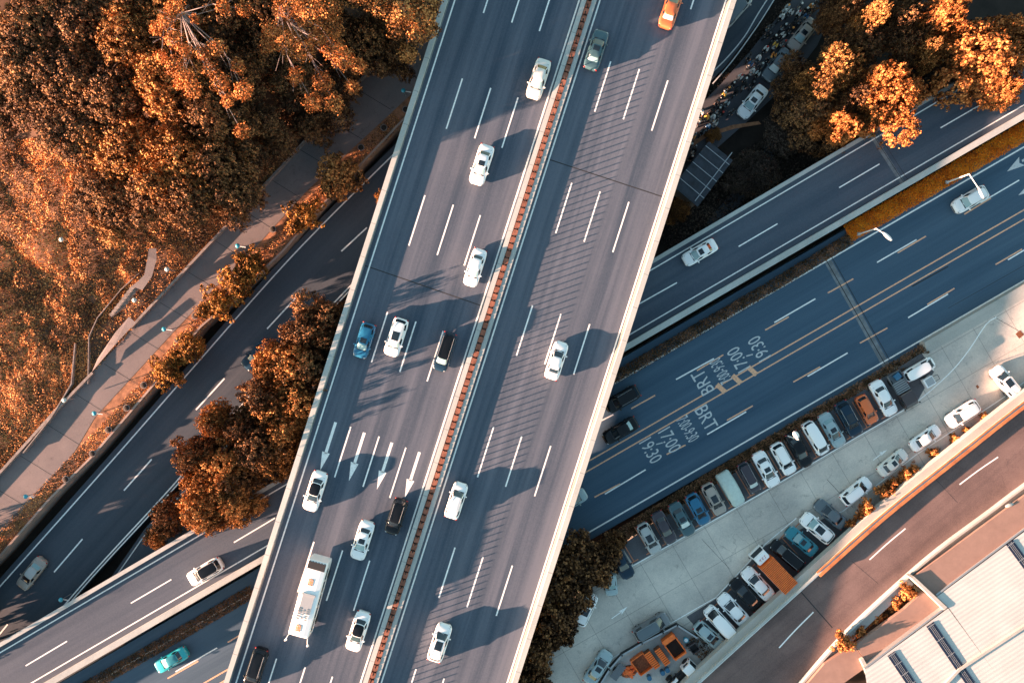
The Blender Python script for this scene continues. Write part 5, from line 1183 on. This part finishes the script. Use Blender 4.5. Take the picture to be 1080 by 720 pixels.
mb.build('rim_wall', 'car_brown', t); MB().box((0, 0, .25), (.9, .9, .1)).build('tank_floor', 'black_trim', t)
t = yard(724, 675.5, 0, 'round_tub', 'round blue-white tub beside the orange skip', 'tub')
MB().tube((0, 0, 0), (0, 0, .55), .30, .34, 16).build('tub_wall', 'teal_plastic', t); MB().ell((0, 0, .56), (.24, .24, .06), 14, 5).build('tub_content', 'lamp_white', t)
for i, (u, v, l_) in enumerate(((704, 706.5, 'blue barrel nearest the white lorry cab'), (699, 709.5, 'blue barrel in the middle of the three'), (685, 715, 'blue barrel nearest the rusty skip'))):
    t = on(u, v, ZP, 0, 'barrel', l_, 'barrel', 'blue barrels in the yard')
    MB().tube((0, 0, 0), (0, 0, .85), .29, n=14).build('drum', 'blue_plastic', t); MB().tube((0, 0, .85), (0, 0, .88), .30, n=14).tube((0, 0, .4), (0, 0, .44), .305, n=14).build('hoop', 'blue_plastic', t)
t = yard(719, 712, ang_of(.62, -.62), 'lorry', 'white lorry with bare black machinery behind its cab, cut by the bottom edge', 'truck')
truck_base(t, 4.6, 1.9); cab(t, .6, 2.2, 1.75, 1.9, 'car_white'); mb = MB()
for i in range(14): mb.box((R.uniform(-2.0, .4), R.uniform(-.7, .7), R.uniform(.8, 1.3)), (R.uniform(.2, .7), R.uniform(.1, .5), R.uniform(.1, .5)), R.uniform(0, 3))
mb.box((-.8, 0, .78), (2.5, 1.2, .12)); mb.build('machinery', 'black_trim', t); MB().box((-1.2, .3, 1.3), (1.2, .35, .3)).tube((-2, -.4, 1.4), (.3, -.5, 1.5), .09).build('tank', 'car_white', t)
fx = [(624, 732), (642, 703), (655, 688), (676, 675.5), (698, 664.5), (713, 656.5), (734, 670)]
o = empty('yard_fence', (0, 0, 0), 0, 'low dark fence with a pale cap around the machinery yard', 'fence'); q_ = [tuple(P(u, v, ZP))[:2] for u, v in fx]
MB().wall(q_, -.07, .07, ZP, ZP + .9).build('panel', 'dark_metal', o); MB().wall(q_, -.1, .1, ZP + .902, ZP + .96).build('cap', 'galvanised', o)
for q in q_[1:-1]: MB().box((q[0], q[1], ZP + .55), (.16, .16, 1.1)).build('post', 'dark_metal', o)
add_leafobj('yard_weeds', scatter_strip([(728, 672), (745, 685), (752, 695)], 2.6, ZP + .02, .35, 60, .2, 'leaf_brown', 41), kind='stuff')

# ------------------------------------------------------------------ lamps and posts
def lamp(u, v, z, hgt, arm, label, name='street_lamp', head=(.75, .24, .12)):
    """u,v: foot of the pole; arm: world vector of the arm"""
    r = empty(name, tuple(P(u, v, z)), 0, label, 'lamp')
    MB().tube((0, 0, 0), (0, 0, hgt), .11, .07, 8).build('pole', 'lamp_white', r)
    e = Vector((arm[0], arm[1], hgt + .5)); MB().tube((0, 0, hgt - .05), e, .06, .045, 6).build('arm', 'lamp_white', r)
    hd_ = MB(); hd_.ell((e.x + arm[0] * .12, e.y + arm[1] * .12, e.z), head, 12, 6, 0, math.atan2(arm[1], arm[0])); hd_.build('lamp_head', 'lamp_white', r, smooth=True)
    MB().box((0, 0, .15), (.4, .4, .3)).build('base', 'galvanised', r)
lamp(998, 192.5, ZB + .25, 5.8, (1.05, -2.1), 'white bent street lamp reaching over the white SUV on the bus road')
lamp(905, 247, ZB + .25, 5.8, (1.0, -.9), 'white street lamp at the start of the orange verge')
lamp(825, 457.5, ZB, 6.5, (-.4, .55), 'white street lamp with a broad head over the black parked sedan', head=(.5, .34, .14))
GL = 'teal globe lamps along the footpath'
gl = [(253, 260, 1, 'teal globe lamp beside the bushy trees, highest but one along the path'), (176, 347, 1, 'teal globe lamp in the middle of the footpath edge'), (103, 435, 1, 'teal globe lamp on the lower footpath beside the dirt verge'), (31, 522, 1, 'teal globe lamp at the lowest end of the footpath'), (181, 285, 0, 'small teal globe lamp on the kerb wall side'), (147, 317, 0, 'pale globe lamp beside the stone steps'), (74, 421, 0, 'pale globe lamp where the kerb wall starts'), (71, 254, 0, 'pale globe lamp alone in the scrub'), (427, 99, 1, 'teal globe lamp near the highway parapet'), (68, 630, 1, 'teal globe lamp beside the slip road parapet')]
for u, v, big, l_ in gl:
    p = P(u, v, 2.5); zz = ZPATH if big and u < 400 else (ZL if u > 60 and v > 600 else 1.4)
    r = empty('globe_lamp', (p.x, p.y, zz), 0, l_, 'lamp', GL)
    MB().tube((0, 0, 0), (0, 0, 2.4), .06, .05, 8).build('pole', 'galvanised', r); MB().ell((0, 0, 2.6), (.29, .29, .2), 14, 8).build('globe', 'teal_plastic' if big else 'cover_cloth', r, smooth=True)
    if big: MB().tube((0, 0, 2.35), (.9, -.15, 2.3), .05, n=6).build('bracket', 'lamp_white', r)
bt = [(206, 333), (188, 358), (152, 406), (134, 430), (115, 453), (98, 478), (70, 505), (381, 156), (405, 135), (428, 116), (288, 242)]
bl = ['lowest but three of the wall stones', 'beside the second bushy tree', 'below the lowest bushy tree', 'right of the lower footpath lamp', 'below the lamp on the dirt verge', 'halfway down the lower dirt verge', 'last one at the lower left', 'lowest of the three planters near the highway', 'middle of the three planters near the highway', 'planter touching the highway parapet', 'between the golden tree and the largest bush']
for (u, v), l_ in zip(bt, bl):
    x, y, _ = P(u, v, ZPATH + .3); r = empty('stone_planter', (x, y, ZPATH), R.uniform(.6, .9), 'pale stone planter on the footpath wall, ' + l_, 'planter', 'stone planters on the footpath wall')
    mb = MB(); mb.tube((0, 0, 0), (0, 0, .45), .30, .40, 12).tube((0, 0, .45), (0, 0, .50), .44, n=12); mb.build('bowl', 'old_stone', r)
    MB().ell((0, 0, .5), (.36, .36, .16), 10, 5).build('soil_fill', 'soil', r)

# ------------------------------------------------------------------ scooters and riders
def scooter_proto():
    r = empty('scooter'); r.location = (0, 0, -530)
    b = MB(); b.ell((-.38, 0, .62), (.42, .17, .17), 12, 8); b.box((.08, 0, .36), (.5, .26, .07)); b.tube((.36, 0, .34), (.5, 0, .98), .09, .06, 8); b.ell((.46, 0, .72), (.1, .2, .26), 10, 8)
    b.build('body', 'car_grey', r, smooth=True, objlink=True)
    MB().ell((-.30, 0, .80), (.36, .15, .07), 12, 6).build('seat', 'black_trim', r, smooth=True)
    MB().tube((.47, -.34, 1.03), (.47, .34, 1.03), .022, n=6).tube((.42, -.3, 1.05), (.36, -.32, 1.18), .012, n=5).tube((.42, .3, 1.05), (.36, .32, 1.18), .012, n=5).build('handlebar', 'dark_metal', r)
    for x in (-.58, .62): MB().tube((x, -.05, .26), (x, .05, .26), .26, n=14).build('wheel', 'tyre', r)
    MB().ell((.56, 0, .86), (.06, .09, .08), 8, 6).build('headlight', 'headlight', r, smooth=True)
    snapshot(r); return r
def rider_mesh():
    """one continuous seated figure grown from a skeleton, five short fingers round each grip"""
    V = [(0, 0, 0)]; E = []; RD = [.15]
    def add(p, r_, par): V.append(p); RD.append(r_); E.append((par, len(V) - 1)); return len(V) - 1
    V[0] = (-.22, 0, .93)
    sp = add((-.17, 0, 1.15), .145, 0); ch = add((-.10, 0, 1.34), .165, sp); nk = add((-.05, 0, 1.50), .065, ch); hd_ = add((-.02, 0, 1.60), .085, nk); tp = add((-.01, 0, 1.72), .08, hd_)
    for s_ in (-1, 1):
        sh_ = add((-.07, s_ * .19, 1.40), .065, ch); el = add((.12, s_ * .27, 1.20), .045, sh_); wr_ = add((.38, s_ * .27, 1.08), .03, el); pm = add((.445, s_ * .27, 1.07), .034, wr_)
        for f in range(4):
            a = add((.495, s_ * (.235 + .023 * f), 1.07), .0095, pm); b_ = add((.515, s_ * (.235 + .023 * f), 1.035 + .004 * abs(f - 1)), .0085, a)
        a = add((.45, s_ * .225, 1.045), .011, pm); add((.48, s_ * .215, 1.02), .009, a)
        hp = add((-.18, s_ * .11, .90), .10, 0); kn = add((.24, s_ * .17, .84), .065, hp); an = add((.10, s_ * .15, .46), .042, kn); add((.26, s_ * .16, .42), .04, an)
    me = bpy.data.meshes.new('person'); me.from_pydata(V, E, []); o = bpy.data.objects.new('tmp', me); COL.objects.link(o)
    m = o.modifiers.new('s', 'SKIN'); me.skin_vertices[0].data[0].use_root = True
    for i, r_ in enumerate(RD): me.skin_vertices[0].data[i].radius = (r_, r_)
    o.modifiers.new('u', 'SUBSURF').levels = 1
    dg = bpy.context.evaluated_depsgraph_get(); dg.update(); out = bpy.data.meshes.new_from_object(o.evaluated_get(dg)); bpy.data.objects.remove(o)
    out.name = 'person'; out.polygons.foreach_set('use_smooth', [True] * len(out.polygons)); return out
SC = scooter_proto(); RM = rider_mesh()
RM.materials.clear(); RM.materials.append(MATS['skin']); RM.materials.append(MATS['car_navy'])
for p in RM.polygons: 
    c = p.center
    p.material_index = 1 if (c.z < 1.0 and c.x < .35) else 0
def shirt_mesh():
    """a jacket following the torso and upper arms, slightly proud of the body"""
    me = RM.copy(); import bmesh
    b = bmesh.new(); b.from_mesh(me); b.normal_update()
    for v_ in b.verts: v_.co += v_.normal * .014
    dele = [f for f in b.faces if not (.90 < f.calc_center_median().z < 1.49 and f.calc_center_median().x < .30)]
    bmesh.ops.delete(b, geom=dele, context='FACES'); b.to_mesh(me); b.free(); me.name = 'jacket'
    me.materials.clear(); me.materials.append(MATS['car_white'])
    for p in me.polygons: p.material_index = 0
    return me
JM = shirt_mesh()
hm = MB(); hm.ell((-.015, 0, 1.69), (.155, .135, .125), 14, 8); HELM = hm.build('helmet', 'car_white', None, smooth=True, objlink=True); HM_ = HELM.data; bpy.data.objects.remove(HELM)
for n_, c_ in dict(white=(.75, .75, .72), orange=(.85, .35, .08), black=(.015, .015, .018), blue=(.05, .16, .32), red=(.45, .04, .03), teal=(.05, .3, .33), yellow=(.8, .5, .1), pale=(.5, .55, .55), grey=(.1, .11, .12)).items(): simple('cloth_' + n_, c_, .8)
pos = []
for x, y in ((470, 125), (380, 205), (370, 260), (490, 195), (555, 180), (545, 222), (415, 280), (420, 335), (350, 365), (292, 435), (222, 425), (232, 482), (315, 490), (408, 412), (378, 442), (245, 535), (287, 552), (155, 580), (192, 602), (187, 642), (250, 630), (98, 635), (122, 690), (62, 672), (30, 712), (540, 88), (595, 98), (612, 38), (652, 120), (617, 146), (690, 45), (722, 25), (512, 50), (490, 85), (480, 262), (488, 320), (655, 72), (700, 80)): pos.append((760 + x / 7.2, y / 7.2))
for x, y in ((360, 48), (322, 82), (330, 118), (290, 133), (268, 158), (240, 135), (312, 188), (215, 200), (275, 205), (247, 230), (200, 257), (188, 300), (372, 85), (228, 180), (300, 158), (400, 130), (345, 140), (190, 362), (205, 325)): pos.append((690 + x / 4.8, 90 + y / 4.8))
cols = ['white', 'black', 'grey', 'pale', 'black', 'white', 'orange', 'grey', 'black', 'blue', 'pale', 'black', 'white', 'grey', 'black', 'yellow', 'grey']
scc = ['car_black', 'car_grey', 'car_black', 'car_white', 'car_brown', 'car_slate', 'car_black', 'car_silver']
desc_c = dict(white='white', orange='orange', black='black', blue='blue', grey='dark grey', pale='pale grey', yellow='yellow', teal='teal', red='red')
marks = [((847, 36), 'beige-orange sedan'), ((820, 68), 'dark slate sedan'), ((794, 107), 'lowest white sedan'), ((845, 5), 'top edge'), ((740, 140), 'shed'), ((720, 130), 'highway parapet'), ((800, 50), 'dark median strip'), ((830, 20), 'upper bend of the street')]
cnt = {}
final = []
for (u, v) in pos:
    if all(math.hypot(u - a, v - b__) > 3.6 for a, b__ in final): final.append((u, v))
def near(u, v):
    d_, i = min((math.hypot(m[0][0] - u, m[0][1] - v), i) for i, m in enumerate(marks)); return marks[i][1], d_, (marks[i][0][0] - u, marks[i][0][1] - v)
compass = lambda dx, dy: ('left of' if dx > 0 else 'right of') if abs(dx) > abs(dy) else ('above' if dy > 0 else 'below')
order = sorted(range(len(final)), key=lambda i: near(*final[i])[1])
lbl = {}
for i in order:
    c = cols[(i * 7) % len(cols)]; m_, d_, (dx, dy) = near(*final[i]); k_ = (c, m_, compass(dx, dy)); q = cnt.get(k_, 0); cnt[k_] = q + 1
    lbl[i] = (c, ('' if q == 0 else ['', 'second ', 'third ', 'fourth ', 'fifth '][q]), f'{compass(dx, dy)} the {m_}')
base = ang_of(-.62, .78)
for i, (u, v) in enumerate(final):
    c, q, wh = lbl[i]; a = base + R.uniform(-.35, .35); x, y, _ = P(u, v, ZS + 1.2)
    r, kids = copy_tree(SC); r.location = (x, y, ZS); r.rotation_euler = (0, 0, a)
    for kk in kids:
        if kk.name.startswith('body'): kk.material_slots[0].material = MATS[scc[(i * 5) % len(scc)]]
    tag(r, f'scooter ridden by the {q}{desc_c[c]}-clad rider {wh}', 'scooter', 'scooters crowding the street')
    p = bpy.data.objects.new('person', RM); COL.objects.link(p); p.location = (x, y, ZS); p.rotation_euler = (0, 0, a)
    tag(p, f'{q}rider in {desc_c[c]} top on scooter {wh}', 'person', 'riders crowding the street')
    j = bpy.data.objects.new('jacket', JM); COL.objects.link(j); j.parent = p; j.material_slots[0].link = 'OBJECT'; j.material_slots[0].material = MATS['cloth_' + c]
    h = bpy.data.objects.new('helmet', HM_); COL.objects.link(h); h.parent = p; h.material_slots[0].link = 'OBJECT'; h.material_slots[0].material = MATS[['cloth_white', 'cloth_black', 'cloth_grey', 'cloth_pale', 'cloth_black', 'cloth_orange', 'cloth_white', 'cloth_black', 'cloth_red'][i % 9]]
for g in [q for q in bpy.data.objects if q.parent == SC]: bpy.data.objects.remove(g)
bpy.data.objects.remove(SC)
